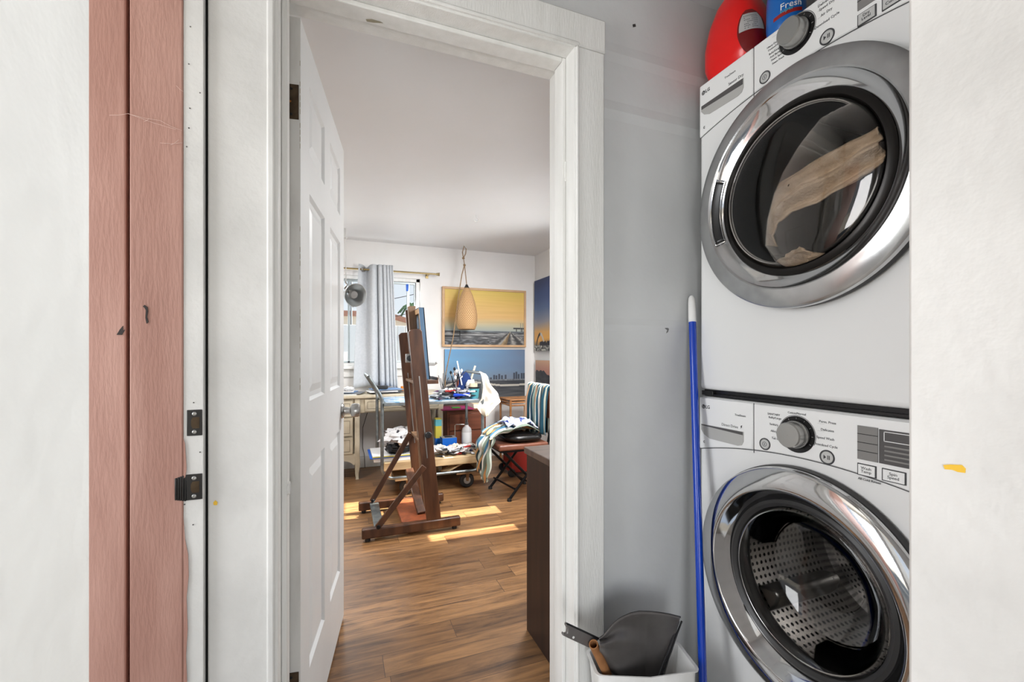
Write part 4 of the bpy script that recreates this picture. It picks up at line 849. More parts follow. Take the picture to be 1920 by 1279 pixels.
# cart
CX0, CX1, CY0, CY1 = .30, 1.13, 3.60, 4.12
o = root('platform_cart', (.7, 3.86, 0), 'steel-tube cart with wooden deck and paint-covered upper shelf, behind the easel', 'cart')
def arc(cx, cz, r, a0, a1, Y, n=5): return [(cx+r*math.cos(math.radians(a0+(a1-a0)*k/n)), Y, cz+r*math.sin(math.radians(a0+(a1-a0)*k/n))) for k in range(n+1)]
for Y in (CY0, CY1):
    path = [(CX0-.10, Y, .96), (CX0-.015, Y, .82), (CX0, Y, .78)]+arc(CX0+.09, .24, .09, 180, 270, Y)+[(CX0+.3, Y, .15)]+arc(CX1-.09, .24, .09, 270, 360, Y)+[(CX1, Y, .5), (CX1, Y, .96)]
    MB().tube(path, .0135, 12).build('tube_frame', 'galvanised', o)
MB().tube([(CX1, CY0, .96), (CX1, CY0+.02, .975), (CX1, CY1-.02, .975), (CX1, CY1, .96)], .0135, 12).build('crossbar', 'galvanised', o)
MB().tube([(CX0-.10, CY0, .96), (CX0-.10, CY0+.02, .965), (CX0-.10, CY1-.02, .965), (CX0-.10, CY1, .96)], .0135, 12).build('push_handle', 'galvanised', o)
MB().box(CX0+.012, CX1-.014, CY0-.015, CY1-.015, .215, .28).build('deck', 'deck_wood', o, bevel=.004)
sh = MB().box(CX0+.012, CX1-.014, CY0-.02, CY1-.015, .728, .752).build('upper_shelf', 'galvanised', o, bevel=.003); sh['label'] = 'grey metal-edged upper shelf'
MB().box(CX0+.03, CX1-.03, CY0, CY1-.03, .752, .755).build('shelf_surface', 'paint_table', sh)
for x in (.50, 1.0):
    MB().box(x-.10, x+.10, CY0-.01, CY1, .125, .14).build('axle_board', 'deck_wood' if x < .8 else 'rust_metal', o, bevel=.003)
    for Y in (CY0+.04, CY1-.05):
        cs = MB().tube([(x, Y-.024, .125), (x, Y-.026, .10), (x, Y-.027, .062)], [.02, .016, .012], 4).tube([(x, Y+.024, .125), (x, Y+.026, .10), (x, Y+.027, .062)], [.02, .016, .012], 4).build('caster_fork', 'rust_metal', o)
        M = axis((x, Y, .064), (0, 1, 0)); w_ = MB().lathe([(.03, -.018), (.052, -.019), (.062, -.012), (.064, 0), (.062, .012), (.052, .019), (.03, .018)], M, 28, 0).lathe([(0, -.02), (.03, -.018), (.03, .018), (0, .02)], M, 20, 1)
        w_.build('wheel', ['rubber', 'silver'], cs)
for s in (0, 1): MB().beam((.80, CY0+.05+.3*s, .15), (.62 if s else .98, CY0+.1+.3*s, .21), (0, 1, 0), .1, .012).build('brace_board', 'deck_wood', o)
for x in (.34, 1.08): MB().box(x, x+.03, CY0-.005, CY1-.03, .15, .215).build('spacer_block', 'deck_wood', o)

# things on the upper shelf ------------------------------------------------------
ZS = .7555; ZD = .2805; tmats = ['tube_white', 'tube_silver', 'tube_dark', 'tube_dark', 'tube_red', 'tube_purple', 'tube_white', 'tube_silver', 'tube_dark', 'tube_blue', 'tube_white', 'tube_silver']
protos = {}
def tube_proto(m):
    c = MB(); N = 12; L_ = .085; vs = []
    for h, hx, hy in ((0, .016, .0015), (.02, .0145, .006), (.05, .011, .0095), (.072, .0105, .0105), (.076, .006, .006)):
        for k in range(N): a = 2*math.pi*k/N; vs.append((h-.045, hx*math.cos(a), .010+hy*math.sin(a)))
    fs = [tuple(range(N))]+[(i*N+k, i*N+(k+1) % N, (i+1)*N+(k+1) % N, (i+1)*N+k) for i in range(4) for k in range(N)]+[tuple(4*N+k for k in range(N))[::-1]]
    c.add(vs, fs, 0); c.lathe([(0, .03), (.0065, .03), (.006, .046), (0, .046)], Matrix.Translation((0, 0, .010)) @ axis((0, 0, 0), (1, 0, 0)), 10, 1)
    o = c.build('paint_tube', [m, 'tube_dark' if m != 'tube_dark' else 'tube_white']); return o
cn = {'tube_white': 'white', 'tube_silver': 'silver', 'tube_blue': 'blue', 'tube_dark': 'black', 'tube_red': 'dark red', 'tube_purple': 'purple'}
def scatter(x0, x1, y0, y1, z, num, where, grp):
    for i in range(num):
        m = tmats[R.randrange(len(tmats))]
        if m not in protos: t = protos[m] = tube_proto(m)
        else: t = protos[m].copy(); COL.objects.link(t)
        t.location = (R.uniform(x0, x1), R.uniform(y0, y1), z+.018*(i % 4)*1.0); t.rotation_euler = (0, 0, R.uniform(0, 6.28)); s = R.uniform(.75, 1.15); t.scale = (s, s, s)
        tag(t, '%s paint tube heaped on the %s, %s %s' % (cn[m], where, 'back' if t.location.y > (y0+y1)/2 else 'front', ['left end', 'left of the middle', 'right of the middle', 'right end'][min(3, int(4*(t.location.x-x0)/(x1-x0)))]), 'paint tube', grp+', '+cn[m])
scatter(.74, 1.05, 3.63, 3.86, ZS, 60, "cart's upper shelf", 'paint tubes on the upper shelf')
scatter(.62, 1.08, 3.62, 3.76, ZD, 54, 'lower wooden deck', 'paint tubes on the lower deck')
def rag(name, c, r, m, label, cat, seed, flat=.5, group=None, amp=.45):
    b = MB(); nu, nv = 28, 16
    def fn(u, v):
        th = 2*math.pi*u; ph = math.pi*(v-.5); d = Vector((math.cos(ph)*math.cos(th), math.cos(ph)*math.sin(th), math.sin(ph)))
        k = 1+amp*noise.noise(d*2.3+Vector((seed, 0, 0)))+.3*noise.noise(d*6+Vector((0, seed, 0))); p = Vector((d.x*r*k, d.y*r*k, d.z*r*k*flat)); return Vector((c[0]+p.x, c[1]+p.y, max(c[2], c[2]+r*flat*.8+p.z)))
    b.grid(fn, nu, nv); return tag(b.build(name, m), label, cat, group)
for i in range(9): rag('paint_rag', (.70+.045*i, 3.68+.03*(i % 3), ZD+.025), .042+.012*R.random(), ['spatter', 'rag_mix', 'white_cloth'][i % 3], ['white rag with dark paint spatter', 'white rag with red paint smears', 'plain cream rag'][i % 3]+' in the lower deck heap, %s' % ['leftmost', 'second from left', 'third from left', 'fourth from left', 'fifth, in the middle', 'fourth from right', 'third from right', 'second from right', 'rightmost'][i], 'rag', i*3.1, .6, 'rags on the right of the lower deck')
for i in range(5): rag('paper_towel', (.86+.05*i, 3.82+.04*(i % 2), ZS+.03), .055, ['spatter', 'white_cloth'][i % 2], ('spattered' if i % 2 == 0 else 'clean cream')+' crumpled paper towel among tubes on the upper shelf', 'paper towel', 20+i*2.7, .5, 'crumpled towels on the upper shelf')
tag(MB().box(.24, .60, 3.625, 3.97, ZD+.001, ZD+.03, 0).box(.21, .615, 3.62, 3.98, ZD+.03, ZD+.036, 1).box(.23, .60, 3.622, 3.97, ZD+.036, ZD+.044, 2).box(.23, .60, 3.63, 3.97, ZD+.044, ZD+.047, 0).build('drawing_pad', ['paper', 'tape_blue', 'yellow'], bevel=.001), 'large drawing pad with blue and yellow edges at the left end of the deck', 'pad')
rag('dark_cloth', (.44, 3.72, ZD+.046), .10, 'tube_dark', 'dark navy cloth bundle between drawing pad and spattered sheet', 'cloth', 3, .5, amp=.3)
rag('spattered_cloth', (.50, 3.76, ZD+.115), .165, 'spatter', 'big white paint-spattered cloth heaped on the left end of the deck', 'cloth', 6, .42)
q = PY(838, 820, 3.9); tag(MB().box(.83, .96, 3.82, 3.93, ZD+.04, ZD+.115, 0).box(.832, .958, 3.822, 3.928, ZD+.115, ZD+.117, 1).box(.86, .93, 3.85, 3.90, ZD+.1165, ZD+.119, 2).build('tissue_box', ['carton_blue', 'label_grey', 'dark'], bevel=.003), 'bright blue carton with dark slot on the lower deck', 'box')
tag(MB().box(.82, .97, 3.81, 3.94, ZD+.0005, ZD+.0395).build('cardboard_box', 'cardboard', bevel=.002), 'flat cardboard box under the bright blue carton', 'box')
q = PY(821, 800, 4.0); tag(MB().box(q.x-.025, q.x+.03, 3.98, 4.05, ZD, ZD+.27, 0).box(q.x-.026, q.x+.031, 3.979, 4.051, ZD+.01, ZD+.09, 1).box(q.x-.026, q.x+.031, 3.979, 4.051, ZD+.2, ZD+.26, 2).build('paint_carton', ['yellow', 'carton_blue', 'aqua'], bevel=.002), 'tall yellow, green and blue carton standing at the back of the deck', 'carton')
q = PY(875, 815, 3.84); o = root('solvent_bottle', (q.x, 3.84, ZD), 'clear bottle with white label and dark pump on the lower deck', 'bottle')
MB().lathe([(0, 0), (.042, 0), (.044, .006), (.044, .17), (.038, .19), (.018, .21), (.015, .225), (0, .225)], Matrix.Translation((q.x, 3.84, ZD)), 28).build('bottle', 'bottle_plastic', o)
MB().lathe([(.0445, .03), (.0449, .032), (.0449, .155), (.0445, .157)], Matrix.Translation((q.x, 3.84, ZD)), 28).build('label', 'paper', o)
MB().lathe([(.016, .22), (.016, .24), (.006, .245), (.006, .27), (.014, .272), (.014, .28), (0, .28)], Matrix.Translation((q.x, 3.84, ZD)), 16).build('pump', 'display_grey', o)
tag(MB().tube([PY(853, 835, 3.9), PY(853, 798, 3.9), PY(855, 796, 3.9), PY(870, 796, 3.9)], .004, 6).build('wire_hanger', 'silver'), 'thin metal rod bent at right angle behind the solvent bottle', 'rod')
# brush pot
q = PY(858, 724, 3.85); bx, by = q.x, 3.85; o = root('brush_jar', (bx, by, ZS), 'grey glass jar packed with paint brushes on the upper shelf', 'jar')
MB().lathe([(0, 0), (.036, 0), (.038, .01), (.038, .09), (.035, .09), (.035, .012), (0, .01)], Matrix.Translation((bx, by, ZS)), 20).build('jar', 'paper_grey', o)
bp = None
for i in range(16):
    a = R.uniform(0, 6.28); t = R.uniform(.02, .055); h = R.uniform(.17, .27); p0 = Vector((bx+.012*math.cos(a), by+.012*math.sin(a), ZS+.012)); p1 = Vector((bx+t*1.2*math.cos(a), by+t*math.sin(a), ZS+h)); d = (p1-p0)
    dk = ['tube_red', 'tube_dark', 'tube_silver', 'easel_orange', 'tube_white', 'tube_dark'][i % 6]; nm = ['dark red', 'black', 'silver', 'orange-brown', 'white', 'black'][i % 6]
    r_ = root('paint_brush', p0, nm+'-handled paint brush standing in the brush jar', 'brush', nm+' brushes in the jar')
    MB().tube([p0, p0+d*.5, p0+d*.8], [.004, .006, .0045], 8).build('handle', dk, r_); MB().tube([p0+d*.8, p0+d*.88], [.007, .0075], 8).build('ferrule', 'silver', r_)
    MB().tube([p0+d*.88, p0+d*.95, p1], [.009, .012, .003], 8).build('bristles', 'tube_dark' if i % 2 else 'spatter', r_)
def stick(x0, y0, x1, y1, Y, r, m, nm, label, cat): tag(MB().tube([PY(x0, y0, Y), PY((x0+x1)/2, (y0+y1)/2, Y), PY(x1, y1, Y)], r, 8).build(nm, m), label, cat)
stick(866, 722, 857, 677, 3.8, .006, 'tube_white', 'white_stick', 'long white plastic stick leaning up from the brush jar', 'stick')
stick(880, 722, 891, 686, 3.95, .009, 'cream', 'wooden_stirrer', 'paint-stained wooden stirrer standing behind the blue cap', 'stirrer')
stick(838, 731, 874, 696, 3.78, .004, 'tube_dark', 'mahl_stick', 'thin dark rod slanting across the upper shelf', 'rod')
tag(MB().lathe([(0, -.016), (.012, -.01), (.016, 0), (.012, .01), (0, .016)], Matrix.Translation(PY(866, 701, 3.88)), 14).build('orange_cap', 'orange'), 'small orange cap poking out beside the brush jar', 'cap')
c = PY(876, 728, 3.86)
def capf(u, v):
    th = math.pi*2*u; ph = math.pi/2*v; r_ = .085*(1+.05*noise.noise(Vector((math.cos(th)*2, math.sin(th)*2, v*3)))); return Vector((c.x-.03+r_*math.cos(ph)*math.cos(th), c.y+r_*.8*math.cos(ph)*math.sin(th), ZS+.04+.185*math.sin(ph)))
o = root('cloth_cap', (c.x, c.y, ZS), 'dark blue and white cloth cap draped over clutter on the upper shelf', 'cap')
MB().grid(capf, 28, 10).build('crown', 'blue_cloth', o, solid=.004)
MB().lathe([(0, 0), (.07, 0), (.075, .04), (0, .04)], Matrix.Translation((c.x-.03, c.y, ZS)), 20).build('brim', 'blue_cloth', o)
c2 = PY(883, 718, 3.76); rag('white_bag', (c2.x, 3.76, ZS+.06), .042, 'paper', 'small white plastic bag in front of the dark blue cap', 'bag', 31, 1.3, amp=.25)
q = PY(889, 735, 3.70); o = root('aqua_cup', (q.x, 3.70, ZS), 'aqua plastic cup with dark rim and cream lid on the upper shelf', 'cup')
MB().lathe([(0, 0), (.036, 0), (.047, .085), (0, .085)], Matrix.Translation((q.x, 3.70, ZS)), 26).build('cup', 'aqua', o)
MB().lathe([(.046, .083), (.051, .085), (.052, .097), (.045, .099), (0, .099)], Matrix.Translation((q.x, 3.70, ZS)), 26).build('rim', 'black_plastic', o)
MB().lathe([(.0, .098), (.035, .098), (.035, .13), (0, .132)], Matrix.Translation((q.x-.006, 3.70, ZS)), 22).build('lid', 'cream', o)
q = PY(848, 722, 3.72); tag(MB().lathe([(0, 0), (.022, 0), (.022, .05), (.018, .055), (0, .055)], Matrix.Translation((.80, 3.74, ZS+.02)), 16).build('glass_jar', 'paper_grey'), 'small grey jar holding black tools, left of the brush jar', 'jar')
for i, (x0, x1, y1) in enumerate(((826, 822, 704), (830, 836, 703), (832, 826, 709), (835, 841, 708), (829, 831, 700))): stick((x0+831)/2, 730, x1, y1, 3.74, .0028, 'tube_dark', 'modelling_tool', ['thin black tool leaning far left in the grey jar', 'black pointed tool leaning right in the grey jar', 'short black tool leaning left in the grey jar', 'short black tool leaning right in the grey jar', 'upright black tool in the middle of the grey jar'][i], 'tool')
for i, (x, y) in enumerate(((.93, 3.64), (.985, 3.67))):
    t = tube_proto('tube_white' if i else 'tube_blue'); t.scale = (1.5, 1.5, 1.5); t.location = (x, y, ZS+.02); t.rotation_euler = (0, 0, 2.6-.4*i); tag(t, ('large white' if i else 'large blue')+' paint tube at the front edge of the upper shelf', 'paint tube')
# white cloth hanging from cart corner
def lerpl(L_, v):
    for k in range(len(L_)-1):
        if v <= L_[k+1][0]: t = (v-L_[k][0])/(L_[k+1][0]-L_[k][0]); t = t*t*(3-2*t)*.5+t*.5; return L_[k][1]*(1-t)+L_[k+1][1]*t
    return L_[-1][1]
def hang(u, v):
    l = lerpl([(0, -.03), (.3, -.01), (.6, -.02), (.8, -.055), (.9, -.03), (1, .01)], v); r_ = lerpl([(0, .03), (.2, .055), (.5, .135), (.65, .15), (.8, .10), (1, .03)], v)
    x = CX1+l+(r_-l)*u; z = .995-.385*v-.03*u*(1-v)+.012*noise.noise(Vector((u*5, v*4, 1))); y = CY0-.030-.016*math.sin(u*10+v*4)*min(1, v*3)-.02*noise.noise(Vector((u*4, v*5, 3)))
    if v < .06: y += (1-v/.06)*.03
    return Vector((x, y, z))
tag(MB().grid(hang, 30, 40).build('hanging_cloth', 'white_cloth', solid=.004), 'stained off-white cloth hanging from the right corner of the cart', 'cloth')

# things on the desk
for i in range(9):
    m = ['paper', 'paper_grey', 'paper_blue', 'paper', 'tube_dark', 'paper_grey', 'paper', 'paper_grey', 'paper_blue'][i]; x = [.02, .06, .0, -.02, .38, .42, .36, .44, .40][i]; z = DZT+.0006+(i if i < 4 else i-4)*.0085
    o = MB().box(-.13, .13, -.1, .1, 0, .007).build('paper_sheet', m); o.location = (x, 4.36+.02*(i % 3), z); o.rotation_euler = (0, 0, R.uniform(-.3, .3))
    side = 'left' if i < 4 else 'right'; tag(o, {'paper': 'white', 'paper_grey': 'grey', 'paper_blue': 'blue', 'tube_dark': 'black'}[m]+' sheet in the %s paper stack on the cream desk, %s' % (side, ['lowest', 'second', 'third', 'top'][i] if i < 4 else ['lowest', 'second', 'third', 'fourth', 'top'][i-4]), 'paper', side+' paper stack on the desk')
rag('crumpled_paper', (.06, 4.34, DZT+.035), .05, 'paper', 'crumpled white paper on top of the left desk stack', 'paper', 44, .4)
tag(MB().lathe([(0, 0), (.022, 0), (.022, .05), (0, .052)], Matrix.Translation((PY(756, 731, 4.5).x, 4.52, DZT)), 16).build('yellow_pot', 'orange'), 'small orange-yellow pot on the desk behind the easel', 'pot')
tag(MB().box(-.16, -.02, -.03, .03, 0, .03).build('pencil_case', 'black_plastic', bevel=.006, loc=(.43, 4.3, DZT+.047)), 'dark flat case on the right paper stack', 'case')

# curtain and rod
o = root('curtain_rod', (.3, 4.56, 1.975), 'thin brass curtain rod with round finial above the window', 'rod')
zr = 1.975
MB().tube([(-.9, 4.56, zr), (.95, 4.56, zr)], .0085, 12).build('rod', 'brass', o)
MB().lathe([(.0085, 0), (.014, .004), (.014, .02), (.018, .026), (.018, .034), (0, .036)], axis((.925, 4.56, zr), (1, 0, 0)), 18).build('finial', 'brass', o)
MB().box(.835, .855, 4.56, 4.66, zr-.012, zr+.004).box(.83, .86, 4.654, 4.66, zr-.035, zr+.02).build('bracket', 'brass', o, bevel=.002)
cu = root('curtain', (.35, 4.56, .83), 'pale grey curtain panel gathered on the brass rod', 'curtain')
def cf(u, v):
    zt = 2.025-.02*math.exp(-((u-.27)/.1)**2); zb = .80+.03*math.sin(u*3); z = zt+(zb-zt)*v
    x0, x1 = .145-.05*v*(1-u), .485+.045*v; fold = u**1.1; x = x0+(x1-x0)*u-(.05*v if u < .1 else 0)*0
    nf = .5*u+5.2*u**3; amp = .026+.012*v; y = 4.53+.07*math.exp(-((u-.27)/.13)**2)*max(0, 1-v*1.2)+amp*math.sin(2*math.pi*nf+.6)+.01*noise.noise(Vector((u*4, v*2, 0))); x += .012*math.cos(2*math.pi*nf*1.0)
    return Vector((x, y, z))
MB().grid(cf, 150, 24).build('panel', 'curtain_fabric', cu, solid=.003)
for x in (.205, .285): MB().lathe([(.013, -.002), (.024, -.003), (.027, 0), (.024, .003), (.013, .002)], axis((x, 4.553, zr), (.75, -.65, 0)), 24).build('grommet', 'silver', cu)

# pendant lamp with rope
c = PY(875, 540, 4.40); zt = c.z; o = root('wicker_pendant', (c.x, 4.40, zt-.43), 'woven wicker pendant lamp hanging on rope in front of the yellow painting', 'lamp')
prof = [(.024, 0), (.030, -.012), (.045, -.04), (.065, -.09), (.085, -.15), (.100, -.22), (.108, -.29), (.108, -.34), (.100, -.39), (.086, -.425), (.082, -.43)]
MB().lathe([(r, h) for r, h in prof], Matrix.Translation((c.x, 4.40, zt)), 48).build('wicker_shade', 'wicker', o, solid=.004)
MB().lathe([(0, .035), (.012, .034), (.016, .02), (.026, .004), (.026, -.02), (.018, -.05), (0, -.05)], Matrix.Translation((c.x, 4.40, zt)), 20).build('socket', 'black_plastic', o)
MB().lathe([(0, -.11), (.02, -.10), (.03, -.08), (.026, -.06), (.014, -.045), (0, -.045)], Matrix.Translation((c.x, 4.40, zt)), 16).build('bulb', 'paper', o)
tp = PY(871, 462, 4.40); kn = PY(869, 484, 4.40); kn2 = PY(871, 497, 4.40)
b = MB(); b.tube([kn, PY(867, 473, 4.40), tp+Vector((-.004, 0, .004)), PY(874, 467, 4.40), PY(873, 476, 4.40), kn], .005, 7)
b.tube([kn, PY(870, 490, 4.40), kn2, PY(873, 515, 4.40), (c.x, 4.40, zt+.03)], .0045, 7)
for k in (kn, kn2):
    b.tube([k+Vector((.010*math.cos(t), .008*math.sin(t), .008*math.sin(2*t))) for t in [q*.7 for q in range(9)]], .005, 6, closed=True)
b.build('hanging_rope', 'rope', o)
MB().tube([kn2, PY(866, 515, 4.39), PY(859, 560, 4.38), PY(854, 600, 4.38), PY(850, 632, 4.38), PY(842, 670, 4.40), PY(836, 700, 4.42), PY(834, 730, 4.44), PY(830, 757, 4.47)], .0055, 7).build('trailing_cord', 'rope', o)
MB().tube([tp+Vector((0, 0, -.006)), (tp.x, 4.40, tp.z+.012), (tp.x, 4.40, ZC)], .003, 6).build('ceiling_hook', 'white_plastic', o)
c = PZ(893, 403, ZC); tag(MB().tube([(c.x, c.y, ZC+.002), (c.x, c.y, ZC-.02), (c.x+.02, c.y, ZC-.035), (c.x+.012, c.y, ZC-.055), (c.x-.012, c.y, ZC-.055), (c.x-.02, c.y, ZC-.04)], .003, 7).build('ceiling_hook', 'white_plastic'), 'white screw hook in the middle of the studio ceiling', 'hook')
c = PZ(690, 371, ZC)
# ceiling fixture added for the studio fill, unseen behind the open door
tag(MB().lathe([(0, 0), (.17, 0), (.17, -.02), (.12, -.05), (0, -.06)], Matrix.Translation((-.75, 3.1, ZC)), 30).build('ceiling_fill_fixture', 'white_plastic'), 'added flush white ceiling fixture, unseen behind the open door', 'lamp')

tag(MB().lathe([(0, 0), (.17, 0), (.17, -.02), (.12, -.05), (0, -.06)], axis((1.45, 1.30, 1.75), (0, -1, 0)), 30).build('wall_fill_fixture', 'white_plastic'), 'added round white wall fixture, unseen above the dark brown cabinet', 'lamp')  # housing added for the back wall fill, out of view
tag(MB().lathe([(0, 0), (.17, 0), (.17, -.02), (.12, -.05), (0, -.06)], Matrix.Translation((1.62, 2.75, ZC)), 30).build('ceiling_fill_fixture', 'white_plastic'), 'added flush white ceiling fixture, unseen on the right side of the studio', 'lamp')  # housing added for the right ceiling fill, out of view
# clamp lamp hanging on the door edge
q = PY(646, 437, 2.055); hk = tag(MB().box(q.x-.004, q.x+.006, 2.047, 2.062, q.z-.02, q.z+.02).tube([(q.x+.003, 2.056, q.z-.01), (q.x+.006, 2.062, q.z-.024), (q.x+.009, 2.066, q.z-.016)], .003, 6).build('adhesive_hook', 'white_plastic', bevel=.003), 'white adhesive hook on the far edge of the open door', 'hook')
o = root('clamp_lamp', (.03, 2.10, 1.38), 'silver reflector clamp lamp hanging by the open door edge', 'lamp')
cp_ = PY(648, 537, 2.10); MB().tube([PY(647, 447, 2.068), PY(648.5, 480, 2.09), PY(648.5, 530, 2.10)], .0022, 6).build('cord', 'white_plastic', o)
MB().tube([PY(647, 528, 2.10), PY(651, 534, 2.10), PY(646, 540, 2.10), PY(650, 547, 2.10), PY(644, 548, 2.10)], .004, 7).build('clamp', 'silver', o)
rc = PY(665, 553, 2.10); ax = Vector((.45, -.85, -.25)).normalized(); Mx = axis(rc-ax*.02, ax)
MB().lathe([(.010, -.045), (.014, -.03), (.016, -.02), (.030, -.012), (.044, .006), (.051, .028), (.053, .03)], Mx, 36).build('reflector', 'lamp_metal', o, solid=.0012)
MB().lathe([(0, .022), (.016, .018), (.02, .006), (.012, -.012), (0, -.014)], Mx, 18).build('bulb', 'label_grey', o)
MB().tube([cp_, rc-ax*.055], .005, 8).build('stem', 'silver', o)

# paintings ---------------------------------------------------------------------
def mixc(a, b, t): t = max(0, min(1, t)); return [a[i]+(b[i]-a[i])*t for i in range(3)]
def ramp(st, v):
    for i in range(len(st)-1):
        if v <= st[i+1][0]: return mixc(st[i][1], st[i+1][1], (v-st[i][0])/(st[i+1][0]-st[i][0]))
    return st[-1][1]
def nz(x, y, s=0): return noise.noise(Vector((x, y, s)))
def p1(u, v):
    if v > .25:
        c = ramp([(.25, (140, 152, 152)), (.36, (176, 168, 138)), (.5, (206, 166, 104)), (.8, (208, 172, 92)), (1, (202, 176, 84))], v+.02*nz(u*2, v*9)); k = 6*nz(u*2, v*30); c = [x+k for x in c]
        if u > .86 and .25 < v < .33 and (abs(v-.315) < .012 or abs(u-.90) < .006 or abs(u-.97) < .006): c = [38, 38, 40]
        if (abs(u-.955) < .002 or abs(u-.985) < .002) and v < .42: c = [90, 92, 90]
        return c
    c = mixc((30, 32, 36), (150, 150, 150), .38+.9*nz(u*9, v*60)+.2*nz(u*40, v*90))
    if v > .225: c = mixc(c, (80, 92, 100), .6)
    if .17 < v < .2: c = mixc(c, (190, 190, 186), .5)
    if u < .19 and (abs(v-.235) < .012 or abs(u-.185) < .007 or abs(v-.15) < .02): c = [24, 26, 30]
    du = (u-.82)/max(.25-v, .01)
    if abs(du) < 1.1:
        c = mixc((44, 44, 46), (150, 148, 142), .35+.5*math.sin(du*9)+.5*nz(u*30, v*30)); 
        if -.5 < du < -.2: c = mixc(c, (150, 110, 50), .5)
    if v < .09 and u < .55: c = mixc((30, 32, 36), (130, 134, 138), .3+nz(u*20, v*30))
    return c
def p2(u, v):
    hz = .44
    if v > hz:
        c = mixc((86, 146, 186), (92, 110, 136), .25+u*.75+.15*nz(u*3, v*8)); c = mixc(c, (104, 112, 124), (hz+.25-v)/.25*.7); c = mixc(c, (76, 140, 190), (v-.85)*3*(1-u))
        bl = [(.60, .515), (.63, .50), (.665, .53), (.70, .50), (.745, .51), (.86, .545), (.89, .56), (.92, .52), (.96, .535), (.99, .54), (.56, .47)]
        for x, h in bl:
            if abs(u-x) < .012 and v < hz+(h-hz)*1.1: c = [44, 52, 66]
        return c
    c = mixc((34, 38, 46), (96, 96, 94), (hz-v)*1.6+.4*nz(u*5, v*30))
    if abs(v-(hz-.02)) < .012: c = mixc(c, (150, 156, 160), .5+.5*nz(u*30, 3))
    if abs(v-(.33+.10*(1-u)*math.sin(u*5))) < .018: c = [170, 166, 156]
    return c
def p3(u, v):      # u from the corner outwards
    c = ramp([(0, (60, 60, 60)), (.10, (150, 120, 80)), (.16, (214, 160, 84)), (.27, (206, 160, 100)), (.40, (132, 136, 150)), (.6, (70, 96, 140)), (.8, (44, 68, 116)), (1, (30, 46, 90))], v+.03*nz(u*4, v*8))
    for cx, w_, h_ in ((.16, .13, .235), (.50, .14, .25)):
        t = (u-cx)/w_
        if abs(t) < 1.15:
            a = h_*(1-t*t); 
            if abs(v-a) < .02+.02*abs(t) and v > .03: c = [40, 42, 46] if t < 0 else [186, 186, 180]
    if v < .03+.05: c = mixc((40, 40, 42), (200, 200, 190), .5+nz(u*25, v*40))
    if .07 < v < .13+.05*nz(u*30, 1) and u > .14: c = [34, 38, 48]
    return c
def p4(u, v):
    hz = .70+.09*math.sin(u*7+.6)+.04*nz(u*14, 0)
    if v > hz: return ramp([(.5, (160, 110, 100)), (.8, (176, 128, 112)), (1, (196, 160, 130))], v)
    return mixc((34, 34, 40), (86, 86, 90), .35+.6*nz(u*9, v*14)*(1 if v > .4 else 1.6))
def painting(name, fn, org, du, dv_, nrm, W, H, label, frame=None, nu=170, nv=110, thick=.032):
    o = root(name, org, label, 'painting'); b = MB(); du = Vector(du); nrm = Vector(nrm); org = Vector(org)
    b.grid(lambda u, v: org+du*W*u+Vector((0, 0, H*v))+nrm*thick, nu, nv)
    q = b.build('picture', 'painted_canvas', o, smooth=False); at = q.data.color_attributes.new('paint', 'FLOAT_COLOR', 'CORNER')
    for p in q.data.polygons:
        k = p.index; u, v = (k % nu+.5)/nu, (k//nu+.5)/nv; c = lin([max(0, min(255, x)) for x in fn(u, v)])
        for li in p.loop_indices: at.data[li].color = (*c, 1)
    B = MB(); g = .0008; B.prism([org, org+du*W, org+du*W+Vector((0, 0, H)), org+Vector((0, 0, H))], nrm*(thick-g)); B.build('canvas_body', 'paper_grey' if not frame else 'oak', o)
    if frame:
        f_ = .024; fm = MB(); Z = Vector((0, 0, 1))
        for a, c, e, h in ((-f_, -f_, W+2*f_, f_), (-f_, H, W+2*f_, f_), (-f_, 0, f_, H), (W, 0, f_, H)):
            p = org+du*a+Z*c; fm.prism([p, p+du*e, p+du*e+Z*h, p+Z*h], nrm*(thick+.012))
        fm.build('frame', frame, o, bevel=.002)
A_ = PY(834, 646, YB-.045); B_ = PY(983, 545, YB-.045); C_ = PY(834, 541, YB-.045)
painting('railyard_painting', p1, (A_.x, YB-.001, A_.z), (1, 0, 0), 0, (0, -1, 0), B_.x-A_.x, C_.z-A_.z, 'oak-framed painting of a rail yard under a yellow sky', 'oak')
A_ = PY(834, 655, YB-.033); B_ = PY(984, 655, YB-.033)
painting('blue_skyline_painting', p2, (A_.x, YB-.001, .60), (1, 0, 0), 0, (0, -1, 0), B_.x-A_.x, A_.z-.60, 'unframed blue painting of a distant city skyline, below the rail yard')
painting('arch_bridge_painting', p3, (XR-.001, 4.60, 1.175), (0, -1, 0), 0, (-1, 0, 0), 1.0, .80, 'painting of an arch bridge at dusk on the right wall')
painting('dark_hills_painting', p4, (XR-.001, 4.57, .55), (0, -1, 0), 0, (-1, 0, 0), .9, .52, 'painting of dark hills under an orange sky, below the arch bridge', nu=120, nv=80)

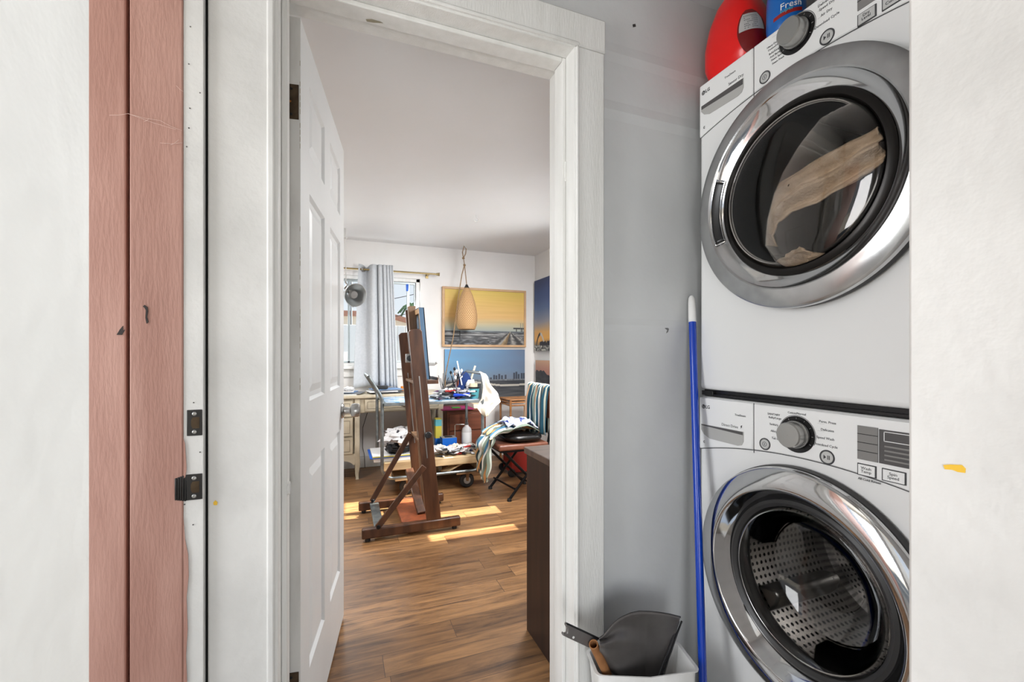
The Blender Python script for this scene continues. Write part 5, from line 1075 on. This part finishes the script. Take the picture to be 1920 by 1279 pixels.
# folding chair with textiles
o = root('folding_chair', (1.35, 3.38, 0), 'black folding chair with brown padded seat beside the cart', 'chair')
for Y, dx in ((3.175, 0), (3.525, -.04)):
    MB().tube([(1.214+dx, Y, .012), (1.54+dx, Y, .40), (1.58+dx, Y, .60), (1.60+dx, Y, .84)], .011, 10).build('leg', 'black_metal', o)
    MB().tube([(1.17+dx, Y+.03, .385), (1.54+dx, Y+.03, .012)], .011, 10).build('leg', 'black_metal', o)
    for x in (1.214+dx, 1.54+dx): MB().lathe([(0, 0), (.018, 0), (.016, .02), (0, .022)], Matrix.Translation((x, Y if x < 1.4 else Y+.03, 0)), 12).build('foot', 'rubber', o)
for (x, z) in ((1.27, .08), (1.47, .08)): MB().tube([(x, 3.2, z), (x-.05, 3.56, z)], .008, 8).build('stretcher', 'black_metal', o)
b = MB().box(1.12, 1.54, 3.15, 3.60, .395, .44); b.build('seat', 'brown_leather', o, bevel=.014, seg=4)
MB().box(1.14, 1.53, 3.17, 3.58, .378, .395).build('seat_frame', 'black_metal', o)
MB().box(1.555, 1.585, 3.17, 3.57, .62, .84).build('backrest', 'brown_leather', o, bevel=.012, seg=3)
def pil(u, v):
    th = 2*math.pi*u; ph = math.pi*(v-.5); e = .55; c_, s_ = math.cos(th), math.sin(th); cp2, sp2 = math.cos(ph), math.sin(ph)
    x = math.copysign(abs(c_)**e, c_)*abs(cp2)**.5; y = math.copysign(abs(s_)**e, s_)*abs(cp2)**.5; ed = max(abs(x), abs(y)); return Vector((1.36+.16*x, 3.34+.19*y, .478+.036*math.copysign(abs(sp2)**.9, sp2)*(1.0)))
tag(MB().grid(pil, 36, 14).build('cushion', 'black_leather'), 'shiny black leather cushion on the folding chair seat', 'cushion')
def blk(u, v):       # u across (stripes), v along: over the cushion towards left front, then hanging
    path = [(1.46, .53), (1.36, .56), (1.26, .56), (1.17, .535), (1.09, .49), (1.055, .40), (1.045, .30), (1.04, .20), (1.045, .13)]
    t = v*8; i = min(int(t), 7); f = t-i; x = path[i][0]*(1-f)+path[i+1][0]*f; z = path[i][1]*(1-f)+path[i+1][1]*f
    y = 3.16+.38*u*(1-.38*v)+.05*v; k = .016*math.sin(u*19+v*7+3*nz(u*2, v*3, 7))+.045*nz(u*5, v*6, 4); y += .03*nz(u*3, v*6, 11)
    if v > .5: z += .09*(u-.35)**2*6*(v-.5)*1.0; x += k
    else: z += k*.8
    return Vector((x, y, z))
tag(MB().grid(blk, 80, 60).build('striped_blanket', 'blanket_stripes', solid=.004), 'green and cream striped blanket spilling off the chair seat to the left', 'blanket')
def shr(u, v): return Vector((1.22+.26*u, 3.22+.30*v, .592+.02*math.sin(u*11+v*4)+.02*nz(u*5, v*5, 8)-.03*abs(u-.5)-.02*abs(v-.5)))
tag(MB().grid(shr, 40, 36).build('folded_shirt', 'white_shirt', solid=.010), 'blue and white shirt bundled on top of the striped blanket', 'shirt')
def twl(u, v):
    t = v; 
    if t < .45: x = 1.538-.03*(.45-t); z = .875-(.45-t)*.85
    elif t < .55: a = (t-.45)/.1*math.pi; x = 1.574-.040*math.cos(a); z = .872+.02*math.sin(a)
    else: x = 1.618+.02*(t-.55); z = .87-(t-.55)*.9
    y = 3.15+.43*u+.012*math.sin(v*9); x += (.012*math.sin(u*26+v*3)-.016)*(1 if t < .45 else -1)*min(1, abs(t-.5)*6); y += .03*nz(u*2, v*4, 5)-.05*u*0; return Vector((x, y, z))
tag(MB().grid(twl, 70, 50).build('striped_towel', 'towel_stripes', solid=.004), 'teal and cream striped towel draped over the chair back', 'towel')
o = root('red_toolbox', (1.55, 3.9, 0), 'red box with small black wheel under the folding chair', 'box')
MB().box(1.47, 1.80, 3.80, 4.02, .03, .23).build('body', 'red_box', o, bevel=.01); MB().box(1.46, 1.81, 3.79, 4.03, .23, .25).build('lid', 'red_box', o, bevel=.006)
for y in (3.785, 4.035): MB().lathe([(0, -.012), (.035, -.012), (.038, 0), (.035, .012), (0, .012)], axis((1.47, y, .038), (0, 1, 0)), 20).build('wheel', 'rubber', o)
